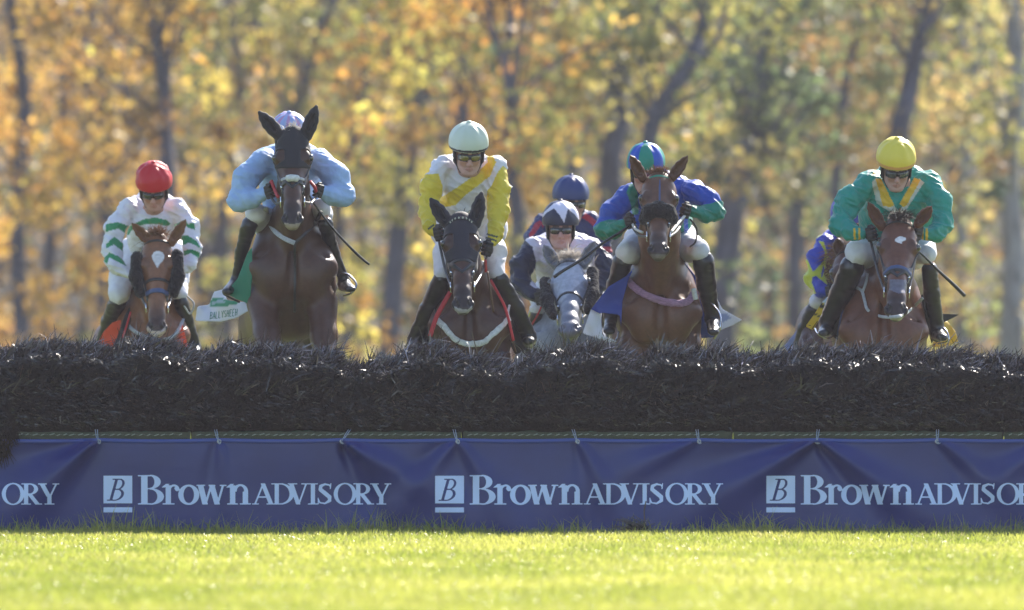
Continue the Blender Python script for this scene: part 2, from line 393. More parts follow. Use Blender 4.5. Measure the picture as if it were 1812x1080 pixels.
    col = np.where(r.random((n, 1)) > .5, gold, np.where(r.random((n, 1)) > .4, ol, rs))*r.uniform(.5, 1.5, (n, 1)); V, F, C = leaves(c, r.uniform(.2, .45, n), col, r)
    tag(mesh_obj('deep_wood_foliage', V, F, LEAF, smooth=False, cols=C), 'autumn wood running on beyond both edges of the view', 'woods', kind='stuff')
    parts = []
    for i in range(110):
        x, y = (r.uniform(-50, 50) if i > 60 else r.uniform(-19, 19)), r.uniform(106, 134); l = curve_pts([(x, y, 0), (x+r.normal()*.4, y, 3), (x+r.normal()*.9, y, 6.5), (x+r.normal()*1.5, y, 11)], 4)
        parts.append(tube(l, np.linspace(r.uniform(.07, .16), .04, len(l)), 8))
    V, F = join(*parts)
    tag(mesh_obj('deep_wood_stems', V, F, BARK), 'grey stems standing deep inside the wood', 'woods', kind='stuff')
    # rising wooded bank that closes the view
    X = np.linspace(-160, 160, 81); Yv = np.linspace(136, 230, 30); G = np.array([(x, y, (y-136)*.5+1.6*vnoise(np.array([[x*.12, y*.12, 1.]]))[0]) for y in Yv for x in X])
    F = [[j*81+i, j*81+i+1, (j+1)*81+i+1, (j+1)*81+i] for j in range(29) for i in range(80)]
    tag(mesh_obj('hill', G, F, material('wooded_hill', (.07, .065, .05), 1, noise=.6, nscale=.6, bump=1, bscale=2)), kind='structure')
wood()

# ------------------------------------------------------------------ the brush hurdles
BX = [-1094, -616, -138, 340, 818, 1295, 1773, 2251, 2729]     # section joints, in photo columns at the hurdle
def brush_section(x0, x1, i, label):
    r = np.random.default_rng(100+i); XA, XB = (x0-906)/330, (x1-906)/330; n = 60000
    t = thing('brush_hurdle', ((XA+XB)/2, 0, 0), label, 'hurdle', 'hurdle sections standing in a line across the course')
    top = lambda x: (.898+.035*np.sin((x-XA)/(XB-XA)*math.pi)**.6+.058*vnoise(np.stack([x*4.5, 0*x, 0*x+i*7], 1))+.034*vnoise(np.stack([x*13, 0*x, 0*x+i*7+3], 1))-.055*np.exp(-((x-XA)/.035)**2)-.055*np.exp(-((x-XB)/.035)**2))
    # body of packed brush
    nx, nr = 90, 44; prof = []
    for q in range(nr):
        a = q/nr*2*math.pi; prof.append((math.copysign(abs(math.cos(a))**.6, math.cos(a))*.24, math.copysign(abs(math.sin(a))**.75, math.sin(a))))
    xs = np.linspace(XA-.012, XB+.012, nx); tp = top(xs)-.035; V = []
    for x, h in zip(xs, tp):
        for (py_, pz) in prof: V.append((x, .1+py_, (.525+h)/2+pz*(h-.525)/2))
    V = np.array(V); d = np.stack([vnoise(V*9+i), vnoise(V*11+40), vnoise(V*10+80)], 1)*.022+np.stack([vnoise(V*31+i), vnoise(V*37+40), vnoise(V*33+80)], 1)*.011; ends = (V[:, 0] < XA+.03) | (V[:, 0] > XB-.03); d[ends, 0] = 0; d[:, 1] += np.where(ends, .01*(i % 2), 0); V = V+d
    V[:, 2] = np.maximum(V[:, 2], .528)
    F = [[a*nr+q, (a+1)*nr+q, (a+1)*nr+(q+1) % nr, a*nr+(q+1) % nr] for a in range(nx-1) for q in range(nr)]
    for e in (0, nx-1):
        for q in range(1, nr//2-0): F.append([e*nr+q, e*nr+q+1 if q+1 < nr else e*nr, e*nr+(nr-q-1) % nr, e*nr+(nr-q) % nr])
    mesh_obj('packed_brush', V, np.array(F), BRUSHCORE, t)
    # sprigs: each a spray of stiff fibres
    ns = n//9; sx = r.uniform(XA, XB, ns); kind = r.random(ns); sy = np.where(kind < .62, r.uniform(-.15, .33, ns), -.155+0*sx); tz = top(sx)
    sz = np.where(kind < .62, tz-.03-.17*np.abs((sy-.09)/.24)**2.4+.0*sx, r.uniform(.56, 1, ns)*(tz-.05-.56)+.56)
    fr = kind >= .62; sy[fr] = -.125-.02*r.random(fr.sum()); sz[fr] = .56+(tz[fr]-.60)*r.random(fr.sum())**.6
    base = np.repeat(np.stack([sx, sy, sz], 1), 9, 0); m = len(base)
    out = np.repeat(np.where(fr, 0.55, .12), 9); up = np.repeat(np.where(fr, -.05, 1.0), 9)
    sdir = np.repeat(np.stack([r.normal(size=ns)*.55+.75, r.normal(size=ns)*.5, 0*sx], 1), 9, 0)
    d = sdir+r.normal(size=(m, 3))*np.array((.34, .30, .22)); d[:, 1] -= out; d[:, 2] += up; d /= np.linalg.norm(d, axis=1)[:, None]
    L = r.uniform(.035, .115, m)*np.repeat(np.where(fr, .38, 1)*r.uniform(.6, 1.25, ns)*np.where(r.random(ns) < .05, 1.7, 1), 9); w = r.uniform(.0010, .0024, m)*np.repeat(np.where(fr, 1, 1.45), 9); a = np.cross(d, r.normal(size=(m, 3))); a /= np.linalg.norm(a, axis=1)[:, None]
    base = base+r.normal(size=(m, 3))*.012; mid = base+d*(L*.55)[:, None]; tip = base+d*L[:, None]+np.array((0, 0, -.35))*L[:, None]*r.random((m, 1))
    W_ = a*w[:, None]; V = np.stack([base-W_, base+W_, mid-W_, mid+W_, tip-W_*.4, tip+W_*.4], 1).reshape(-1, 3); o = np.arange(m)[:, None]*6
    F = np.concatenate([o+[0, 1, 3, 2], o+[2, 3, 5, 4]])
    c = np.array((.026, .019, .021))*r.uniform(.5, 1.6, (m, 1))*np.repeat(np.where(fr, .45, 1), 9)[:, None]; pl = (r.random(m) < .13) & ~np.repeat(fr | (sy < -.09), 9); c[pl] = np.array((.33, .29, .35))*r.uniform(.5, 1.2, (pl.sum(), 1)); br = r.random(m) < .05; c[br] = np.array((.10, .065, .05))  # pale fibres along the top are glints put into the fibre colour
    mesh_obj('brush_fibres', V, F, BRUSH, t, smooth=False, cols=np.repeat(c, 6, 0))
    # frame: rail under the brush, posts
    FR = []
    FR.append(tube([(XA+.01, .06, .535), (XB-.01, .06, .535)], .028, 8)); mesh_obj('bottom_rail', *FR[0], HURDLEGREEN, t)
    for q in (.18, .82):
        x = XA+(XB-XA)*q; V, F = tube([(x, .06, GZ), (x, .06, .54)], .03, 8); mesh_obj('post', V, F, HURDLEGREEN, t)
    # stitched hem of the brush wrap
    V = []; nn = 60; xs = np.linspace(XA+.005, XB-.005, nn); cs = [(-.175, .478), (-.168, .476), (-.16, .53), (-.172, .533)]
    for x in xs:
        for (yy, zz) in cs: V.append((x, yy+.003*math.sin(x*60), zz+.002*math.sin(x*23)))
    F = [[a*4+q, a*4+(q+1) % 4, (a+1)*4+(q+1) % 4, (a+1)*4+q] for a in range(nn-1) for q in range(4)]+[[0, 3, 2, 1], [nn*4-4, nn*4-3, nn*4-2, nn*4-1]]
    hem = mesh_obj('wrap_hem', np.array(V), np.array(F), HEM, t, smooth=False)
    PT, RR = [], []; x = XA+.03
    while x < XB-.05:
        l = r.uniform(.014, .024); z = .518+r.uniform(-.002, .002); PT += [(x-.002, -.178, z-.003), (x, -.178, z-.003), (x+l, -.178, z+.003), (x+l+.002, -.178, z+.003)]; RR += [.0004, .0022, .0022, .0004]; x += r.uniform(.03, .05)
    mesh_obj('stitching', *tube(PT, RR, 6), STITCH, hem)
BRUSHCORE = material('packed_brush', (.012, .009, .009), .95, spec=.08, noise=.4, nscale=25, bump=1.2, bscale=70)
BRUSH = material('brush_fibre', attr=True, rough=.27, spec=1.0)
HURDLEGREEN = material('hurdle_paint', (.045, .12, .07), .5)
HEM = material('olive_webbing', (.055, .06, .028), .9, noise=.3, nscale=200)
STITCH = material('stitch_thread', (.35, .38, .3), .7)
labs = ['brush hurdle section outside the left of the view', 'brush hurdle section just outside the left of the view', 'black brush hurdle section below the red-helmeted rider, at the left edge',
        'black brush hurdle section below the light blue rider on the leaping dark horse', 'black brush hurdle section below the yellow-sleeved rider and the grey horse', 'black brush hurdle section below the teal rider',
        'black brush hurdle section of which the right edge of the view shows a little', 'brush hurdle section outside the right of the view']
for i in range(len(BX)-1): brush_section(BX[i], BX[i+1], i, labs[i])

# ------------------------------------------------------------------ the banner and its lettering
TIES = [175, 388, 605, 810, 1022, 1237, 1445, 1658]
def bz(px): return (px-906)/(FPX/(CD-.24))
def banner_y(x, z):
    """folds of the hung vinyl: tension creases fanning from the ties"""
    x = np.asarray(x, float); z = np.asarray(z, float); y = -.24+0*x; top = .498
    y = y+.006*np.sin(x*2.1)+.004*vnoise(np.stack([x*2.5, 0*x, z*5], 1)) if x.ndim == 1 else y
    for tx, (angs) in zip([-37]+TIES+[1870], [(-.6,), (-1.05, -.8), (.1,), (1.02, .7), (.55, -.7), (.5,), (-1.15,), (-1.05, .95), (.9,), (-1.0,)]):
        X0 = bz(tx)
        for a in angs:
            dx, dz = math.sin(a), -math.cos(a); rx, rz = x-X0, z-top; t = rx*dx+rz*dz; n = rx*dz-rz*dx
            wd = .014+.17*np.clip(t, 0, 1.2); am = (.080 if tx in (175, 605, 1445) else .032)*np.exp(-np.clip(t-.03, 0, 9)/.55)*np.clip(t/.05, 0, 1)
            y = y-am*np.exp(-(n/wd)**2)+am*.5*np.exp(-((n-wd*1.5)/wd)**2)
    return y
def banner():
    m = material('banner_vinyl', (.013, .026, .155), .38, spec=.4, noise=.10, nscale=5, bump=.15, bscale=14)
    x = np.arange(bz(-420), bz(2240), .012); z = np.append(np.linspace(-.035, .46, 42), [.4725, .485, .4975])
    X, Z = np.meshgrid(x, z); X = X.ravel(); Z = Z.ravel()
    sag = np.zeros_like(X)
    for a, b in zip([-37]+TIES, TIES+[1870]):
        A, B = bz(a), bz(b); k = (X > A) & (X < B); u = (X[k]-A)/(B-A); sag[k] = -.006*4*u*(1-u)
    Zs = Z+sag*np.clip(Z/.5, 0, 1); Y = banner_y(X, Z)
    V = np.stack([X, Y, Zs], 1); V2 = V+np.array((0, .003, 0)); nx = len(x); nz = len(z); N = len(V)
    g = lambda j, i: j*nx+i
    F = [[g(j, i), g(j, i+1), g(j+1, i+1), g(j+1, i)] for j in range(nz-1) for i in range(nx-1)]
    F2 = [[N+a, N+d, N+c, N+b] for a, b, c, d in F]
    R = [[g(nz-1, i), g(nz-1, i+1), N+g(nz-1, i+1), N+g(nz-1, i)] for i in range(nx-1)]
    t = thing('banner', (0, -.24, 0), 'long navy vinyl sponsor banner with pale blue lettering tied along the foot of the hurdles', 'banner')
    mesh_obj('banner_sheet', np.vstack([V, V2]), np.array(F+F2+R), m, t)
    # welded hem along the top edge
    xs = x[::2]; hz = .487; V = []; 
    for q in xs:
        yy = float(banner_y(np.array([q]), np.array([hz]))[0]); s_ = 0
        for (a, b), (A, B) in zip(zip([-37]+TIES, TIES+[1870]), zip([-37]+TIES, TIES+[1870])):
            if bz(a) < q < bz(b): u = (q-bz(a))/(bz(b)-bz(a)); s_ = -.006*4*u*(1-u)
        V += [(q, yy-.0045, hz-.009+s_), (q, yy-.0045, hz+.012+s_), (q, yy-.001, hz+.013+s_), (q, yy-.001, hz-.0095+s_)]
    n = len(xs); F = [[a*4+q, (a+1)*4+q, (a+1)*4+(q+1) % 4, a*4+(q+1) % 4] for a in range(n-1) for q in range(4)]
    mesh_obj('hem', np.array(V), np.array(F), material('banner_hem', (.03, .06, .28), .4), t, smooth=False)
    em = material('grommet_metal', (.6, .6, .6), .3, metal=1); tm = material('tie_cord', (.36, .42, .52), .6)
    r = random.Random(4)
    for px in TIES+[-37, 1870]:
        X0 = bz(px); y0 = float(banner_y(np.array([X0]), np.array([.482]))[0])-.008
        e = []
        for q in range(13): a = q/12*2*math.pi; e.append((X0+.009*math.cos(a), y0, .482+.009*math.sin(a)))
        mesh_obj('grommet', *tube(e, .003, 6), em, t)
        k = r.uniform(-.02, .02)+(.05 if px == 605 else 0)
        V, F = join(tube(curve_pts([(X0, y0-.004, .480), (X0+k*.4, y0-.006, .505), (X0+k, -.17, .545)], 5), .0022, 6), tube(curve_pts([(X0, y0-.004, .480), (X0+k*.4-.008, y0-.006, .505), (X0+k-.012, -.165, .545)], 5), .002, 6),
                    tube(curve_pts([(X0-.004, y0-.006, .482), (X0+.002, y0-.012, .470), (X0+.014+k*.3, y0-.01, .474)], 5), .0022, 6))
        mesh_obj('cord_tie', V, F, tm, t)
    # lettering: strokes with serifs, meshed as one clean sheet per word mark
    lm = material('lettering_vinyl', (.56, .67, .92), .5, noise=.04, nscale=8)
    for ox in (-404, 183, 770, 1356):
        lettering(t, ox, lm)

def stroke(G, X, Z, a, b, wa, wb):
    a = np.array(a, float); b = np.array(b, float); ab = b-a; l2 = ab@ab+1e-9; t = np.clip(((X-a[0])*ab[0]+(Z-a[1])*ab[1])/l2, 0, 1)
    d = np.hypot(X-a[0]-t*ab[0], Z-a[1]-t*ab[1])-(wa+(wb-wa)*t)/2; return np.minimum(G, d)
def bar(G, X, Z, x0, z0, x1, z1, sh=0):
    """axis-aligned box, sheared by sh (dx per dz)"""
    xs = X-sh*(Z-z0); return np.minimum(G, np.maximum(np.maximum(x0-xs, xs-x1), np.maximum(z0-Z, Z-z1)))
def diag(G, X, Z, xb, xt, z0, z1, w, op=min):
    """slanted stem of horizontal width w from (xb,z0) to (xt,z1)"""
    c = xb+(xt-xb)*(Z-z0)/(z1-z0); k = 1/math.hypot(1, (xt-xb)/(z1-z0)); return np.minimum(G, np.maximum((np.abs(X-c)-w/2)*k, np.maximum(z0-Z, Z-z1)))
def ring(G, X, Z, cx, cz, rx, rz, ix, iz, x0=-1e9, x1=1e9, dx=0):
    o = (np.hypot((X-cx)/rx, (Z-cz)/rz)-1)*min(rx, rz); i = (np.hypot((X-cx-dx)/ix, (Z-cz)/iz)-1)*min(ix, iz)
    return np.minimum(G, np.maximum(np.maximum(o, -i), np.maximum(x0-X, X-x1)))
def serif(G, X, Z, x0, x1, z, t=1.6, up=1):
    G = bar(G, X, Z, x0, z if up > 0 else z-t, x1, z+t if up > 0 else z)
    return G
def lettering_field(X, Z):
    """units: photo pixels from the mark's left edge, Z up from the baseline of the words; returns a signed distance (negative inside)"""
    G = np.full(X.shape, 50.0)
    # square and underline, with an italic B cut out
    G = bar(G, X, Z, 0, 2, 51, 51); G = bar(G, X, Z, 0, -14, 51, -5)
    C = np.full(X.shape, 50.0)
    sx = X-.28*(Z-8)
    C = bar(C, X, Z, 10.5, 7.5, 15.5, 45, .28); C = bar(C, X, Z, 6, 6.5, 20, 8.6); C = bar(C, X, Z, 16, 43.5, 32, 45.6)
    C = ring(C, sx, Z, 18.5, 35.6, 11, 10, 6.6, 8.1, 14.5); C = ring(C, sx, Z, 19, 17.2, 14.5, 10.8, 9.4, 8.8, 14.5)
    G = np.maximum(G, -C)
    # B
    def B(G, x, h, w, st):
        G = bar(G, X, Z, x+w*.12, 0, x+w*.12+st, h); m = h*.54
        G = bar(G, X, Z, x, 0, x+w*.5, 2.2); G = bar(G, X, Z, x, h-2.2, x+w*.5, h); G = bar(G, X, Z, x+w*.2, m-1, x+w*.5, m+1)
        G = ring(G, X, Z, x+w*.46, (h+m)/2, w*.40, (h-m)/2+.6, w*.40-st*.98, (h-m)/2-1.6, x+w*.45)
        return ring(G, X, Z, x+w*.48, m/2, w*.50, m/2+.4, w*.50-st*1.02, m/2-1.8, x+w*.45)
    G = B(G, 61, 52, 47, 11.5)
    xh = 35
    # r
    G = bar(G, X, Z, 110, 0, 119.5, xh-1); G = bar(G, X, Z, 104.5, 0, 126, 2.2); G = diag(G, X, Z, 106, 114, xh-5, xh+1.5, 7)
    q = ring(np.full(X.shape, 50.), X, Z, 125, xh-10, 10, 10.5, 6, 7, 114); G = np.minimum(G, np.maximum(q, xh-9-Z)); G = stroke(G, X, Z, (129.5, xh-6.5), (130.5, xh-7.5), 7.5, 8)
    G0 = G
    # o
    G = ring(G, X, Z, 151, 17.2, 18.6, 18, 9.2, 14.6)
    # w
    G = diag(G, X, Z, 180, 171.5, 0, xh, 10); G = diag(G, X, Z, 180.5, 191, 0, xh, 4); G = diag(G, X, Z, 201.5, 191.5, 0, xh, 10); G = diag(G, X, Z, 202, 212, 0, xh, 4)
    G = bar(G, X, Z, 164.5, xh-2.2, 180, xh); G = bar(G, X, Z, 186, xh-2.2, 198, xh); G = bar(G, X, Z, 206, xh-2.2, 218, xh)
    # n
    G = bar(G, X, Z, 224, 0, 233.5, xh-1); G = bar(G, X, Z, 219, 0, 238, 2.2); G = diag(G, X, Z, 220.5, 228, xh-5, xh+1.5, 7)
    G = bar(G, X, Z, 246.5, 0, 256, xh-12); G = bar(G, X, Z, 241.5, 0, 261, 2.2)
    q = ring(np.full(X.shape, 50.), X, Z, 242.5, xh-12, 13.5, 13, 6.5, 9.5, 231); G = np.minimum(G, np.maximum(q, xh-12.2-Z))
    # small capitals ADVISORY
    H = 37.5
    def A(G, x): 
        G = diag(G, X, Z, x+4, x+19, 0, H, 3.2); G = diag(G, X, Z, x+33, x+18, 0, H, 8); G = bar(G, X, Z, x+9, 12, x+27, 14.4)
        G = bar(G, X, Z, x-1, 0, x+11, 1.9); return bar(G, X, Z, x+24.5, 0, x+40, 1.9)
    G = A(G, 264)
    G = bar(G, X, Z, 303, 0, 310.5, H); G = bar(G, X, Z, 297, 0, 318, 1.9); G = bar(G, X, Z, 297, H-1.9, 318, H)
    G = ring(G, X, Z, 313, H/2, 24, H/2, 16.3, H/2-2.1, 312)
    G = diag(G, X, Z, 345, 332, 0, H, 8); G = diag(G, X, Z, 345.5, 359, 0, H, 3.2); G = bar(G, X, Z, 326, H-1.9, 343, H); G = bar(G, X, Z, 350, H-1.9, 363, H)
    X = X+4.5
    G = bar(G, X, Z, 371.5, 0, 379, H); G = bar(G, X, Z, 366.5, 0, 384, 1.9); G = bar(G, X, Z, 366.5, H-1.9, 384, H)
    # S
    X = X+5.5
    for a, b, wa, wb in [((412, 30), (410, 34.5), 1.8, 2.4), ((410, 34.5), (402, 36), 2.4, 3.4), ((402, 36), (394.5, 32.5), 3.4, 5.6), ((394.5, 32.5), (394, 26.5), 5.6, 6.8), ((394, 26.5), (402, 20), 6.8, 7.4),
                         ((402, 20), (410, 13.5), 7.4, 7.2), ((410, 13.5), (410.5, 7), 7.2, 5.6), ((410.5, 7), (402, 1.8), 5.6, 3.0), ((402, 1.8), (393, 3.2), 3.0, 2.2), ((393, 3.2), (390.3, 10), 2.2, 1.8), ((411.5, 28), (412.5, 37), 1.8, 1.8), ((390.3, 1), (390, 11), 1.6, 1.8)]:
        G = stroke(G, X, Z, a, b, wa, wb)
    G = ring(G, X, Z, 437.5, H/2, 20, H/2+.8, 12.8, H/2-1.6)
    X = X+6.5
    # R
    G = bar(G, X, Z, 463.5, 0, 471, H); G = bar(G, X, Z, 458.5, 0, 476, 1.9); G = bar(G, X, Z, 458.5, H-1.9, 474, H); G = ring(G, X, Z, 473.5, H-10, 15, 10, 7.8, 7.8, 470)
    G = diag(G, X, Z, 488, 473, 0, 19, 8.5); G = bar(G, X, Z, 483, 0, 495.5, 1.9)
    X = X-6
    # Y
    G = bar(G, X, Z, 501.5-3, 0, 509-3, 18); G = bar(G, X, Z, 493.5, 0, 511, 1.9); G = diag(G, X, Z, 501.5, 489, 14, H, 8.5); G = diag(G, X, Z, 503.5, 517-2, 14, H, 3.4); G = bar(G, X, Z, 482.5, H-1.9, 498, H); G = bar(G, X, Z, 508, H-1.9, 522-2, H)
    return G
_LET = None
def contour(xs, zs, G):
    """clean polygons of the region G<0: full cells as quads, border cells clipped by marching squares"""
    nx, nz = len(xs), len(zs); V = []; key = {}; F = []
    def vert(k, p):
        if k not in key: key[k] = len(V); V.append(p)
        return key[k]
    ins = G < 0
    act = ins[:-1, :-1] | ins[1:, :-1] | ins[:-1, 1:] | ins[1:, 1:]
    for j, i in np.argwhere(act):
        cor = [(j, i), (j, i+1), (j+1, i+1), (j+1, i)]; poly = []
        for q in range(4):
            a, b = cor[q], cor[(q+1) % 4]; ga, gb = G[a], G[b]
            if ga < 0: poly.append(vert(('c',)+a, (xs[a[1]], zs[a[0]])))
            if (ga < 0) != (gb < 0):
                t = ga/(ga-gb); lo_, hi_ = min(a, b), max(a, b)
                poly.append(vert(('e', lo_, hi_), (xs[a[1]]+(xs[b[1]]-xs[a[1]])*t, zs[a[0]]+(zs[b[0]]-zs[a[0]])*t)))
        if len(poly) >= 3: F.append(poly)
    return np.array(V), F
def poly_mesh(name, V, F, m, parent):
    me = bpy.data.meshes.new(name); me.from_pydata([tuple(v) for v in V], [], F); me.materials.append(m); me.update()
    o = bpy.data.objects.new(name, me); COL.objects.link(o); attach(o, parent); return o
def lettering(t, ox, lm):
    global _LET
    if _LET is None:
        xs = np.arange(-2, 525, .8); zs = np.arange(-16, 54, .8); X, Z = np.meshgrid(xs, zs); _LET = contour(xs, zs, lettering_field(X, Z))
    V2, F = _LET; k = (CD-.24)/FPX
    X = bz(ox)+V2[:, 0]*k; Z = CH+(HOR-893)*k+V2[:, 1]*k; Y = banner_y(X, Z)-.0022
    poly_mesh('lettering', np.stack([X, Y, Z], 1), F, lm, t)
banner()

def oddments():
    r = np.random.default_rng(5)
    # a broken brush sprig on the turf
    t = thing('fallen_sprig', P(1125, 945, -.6), 'broken dark brush sprig lying on the turf below the middle lettering', 'sprig')
    parts = []; o = P(1130, 948, -.6); o[2] = GZ+.03
    for i in range(46):
        a = r.uniform(-.2, 1.0); l = r.uniform(.05, .15); b = o+np.array((r.normal()*.03, r.normal()*.02, abs(r.normal())*.02)); e = b+np.array((-math.cos(a)*l*r.choice([1, -.35]), r.normal()*.03, .01+math.sin(a)*l*.5)); parts.append(tube([b, (b+e)/2+np.array((0, 0, .01)), e], [.003, .0028, .001], 4))
    mesh_obj('sprig_fibres', *join(*parts), material('sprig_fibre', (.07, .065, .06), .35), t)
    o2 = o+np.array((.02, 0, .02)); mesh_obj('sprig_stem', *tube(curve_pts([o2+(-.12, 0, -.01), o2, o2+(.01, 0, .09), o2+(.02, 0, .14)], 5), .0035, 6), material('sprig_bark', (.10, .07, .05), .8), t)
    p = P(780, 942, -.5); p[2] = GZ+.03
    tag(mesh_obj('fallen_stick', *tube(curve_pts([p+(-.055, 0, 0), p+(0, .01, .012), p+(.05, 0, .004)], 5), [.006]*11, 6), material('stick_bark', (.28, .18, .10), .8)), 'short brown stick lying in the turf against the banner', 'stick')
    # sprig hanging over the banner at the left end
    t = thing('hanging_sprig', P(14, 760, -.26), 'loose dark brush sprig drooping over the banner at its left end', 'sprig'); parts = []
    for i in range(240):
        yy = 755+50*r.random()**1.6; b = P(r.uniform(-12, 32-(yy-755)*.45), yy, -.255)+np.array((0, r.normal()*.012, 0)); e = b+np.array((r.normal()*.02, -.02*r.random(), -r.uniform(.02, .09))); parts.append(tube([b, e], [.003, .001], 4))
    mesh_obj('sprig_fibres', *join(*parts), BRUSHCORE, t)
oddments()
# ------------------------------------------------------------------ horses
LEATHER = material('black_leather', (.018, .017, .02), .38, spec=.6, noise=.3, nscale=60)
BROWNLEATHER = material('brown_leather', (.10, .045, .02), .45, noise=.3, nscale=60)
STEEL = material('bit_steel', (.75, .75, .78), .2, metal=1)
EYE = material('horse_eye', (.012, .008, .006), .08, spec=.9, coat=.6)
WEB = material('grey_webbing', (.45, .46, .5), .8, noise=.2, nscale=90)
WHITEWEB = material('white_webbing', (.62, .62, .6), .85, noise=.2, nscale=60, bump=.5, bscale=120)
FLEECE = material('black_fleece', (.018, .016, .018), .95, spec=.1, sheen=.25, noise=.4, nscale=80, bump=1, bscale=120)
BLACKCLOTH = material('black_cloth', (.013, .013, .018), .8, sheen=.15, bump=.5, bscale=40)

class Crop:
    """photo crop -> world points at the depth of one horse and rider"""
    def __init__(s, ox, oy, sc, Y): s.ox, s.oy, s.sc, s.Y = ox, oy, sc, Y
    def __call__(s, x, y, dy=0): return P(s.ox+x/s.sc, s.oy+y/s.sc, s.Y+dy)
    def r(s, x, dy=0): return x/s.sc/S(s.Y+dy)
    def poly(s, pts): return [(s.ox+x/s.sc, s.oy+y/s.sc) for x, y in pts]

def strands(n, base_fn, L, w, col, seed, droop=.5):
    r = np.random.default_rng(seed); b, d = base_fn(r, n); d = d/np.linalg.norm(d, axis=1)[:, None]; L = L*r.uniform(.5, 1.2, n)[:, None]
    a = np.cross(d, r.normal(size=(n, 3))); a /= np.linalg.norm(a, axis=1)[:, None]; a *= w
    m = b+d*L*.5+np.array((0, 0, -.1*droop))*L; t = b+d*L*.95+np.array((0, 0, -.45*droop))*L
    V = np.stack([b-a, b+a, m-a*.9, m+a*.9, t-a*.2, t+a*.2], 1).reshape(-1, 3); o = np.arange(n)[:, None]*6
    return V, np.concatenate([o+[0, 1, 3, 2], o+[2, 3, 5, 4]])

def sheet(name, pts, m, parent, thick=.006, wob=.008, cell=.02, seed=0, paint=None, base=None):
    """a cloth piece: outline of world points, filled on a fine lattice, crumpled a little and given thickness"""
    pts = np.array(pts, float); x, z = pts[:, 0], pts[:, 2]
    A = np.c_[x, z, np.ones(len(x))]; co, *_ = np.linalg.lstsq(A, pts[:, 1], rcond=None)
    xs = np.arange(x.min()-cell, x.max()+2*cell, cell*.5); zs = np.arange(z.min()-cell, z.max()+2*cell, cell*.5); X, Z = np.meshgrid(xs, zs)
    G = np.full(X.shape, 1e9); n = len(pts)
    for i in range(n):
        a, b = pts[i, [0, 2]], pts[(i+1) % n, [0, 2]]; ab = b-a; t = np.clip(((X-a[0])*ab[0]+(Z-a[1])*ab[1])/(ab@ab+1e-12), 0, 1)
        G = np.minimum(G, np.hypot(X-a[0]-t*ab[0], Z-a[1]-t*ab[1]))
    ins = inpoly(X.ravel(), Z.ravel(), pts[:, [0, 2]]).reshape(X.shape); G = np.where(ins, -G, G)
    V2, F = contour(xs, zs, G)
    res = pts[:, 1]-A@co
    d2 = ((V2[:, None, :]-pts[None, :, [0, 2]])**2).sum(-1)+1e-5; wgt = 1/d2**1.5; Y = V2[:, 0]*co[0]+V2[:, 1]*co[1]+co[2]+(wgt*res).sum(1)/wgt.sum(1)
    V = np.c_[V2[:, 0], Y, V2[:, 1]]; V[:, 1] += wob*vnoise(V*16+seed)+wob*.4*vnoise(V*38+seed)
    N = len(V); V = np.vstack([V, V+np.array((0, thick, 0))]); FF = [list(f) for f in F]+[[N+i for i in reversed(f)] for f in F]
    cnt = {}
    for f in F:
        for i in range(len(f)):
            e = (f[i], f[(i+1) % len(f)]); cnt[e] = cnt.get(e, 0)+1
    for (a, b) in list(cnt):
        if (b, a) not in cnt: FF.append([b, a, N+a, N+b])
    o = poly_mesh(name, V, FF, m, parent)
    for p in o.data.polygons: p.use_smooth = True
    if base is not None:
        paint = paint or []; px, py = topx(V); C = np.tile(np.array(base), (len(V), 1))
        for col, pl in paint: C[inpoly(px, py, pl)] = col
        a = o.data.color_attributes.new('Col', 'FLOAT_COLOR', 'POINT'); c = np.ones((len(V), 4), np.float32); c[:, :3] = C; a.data.foreach_set('color', c.ravel())
    return o

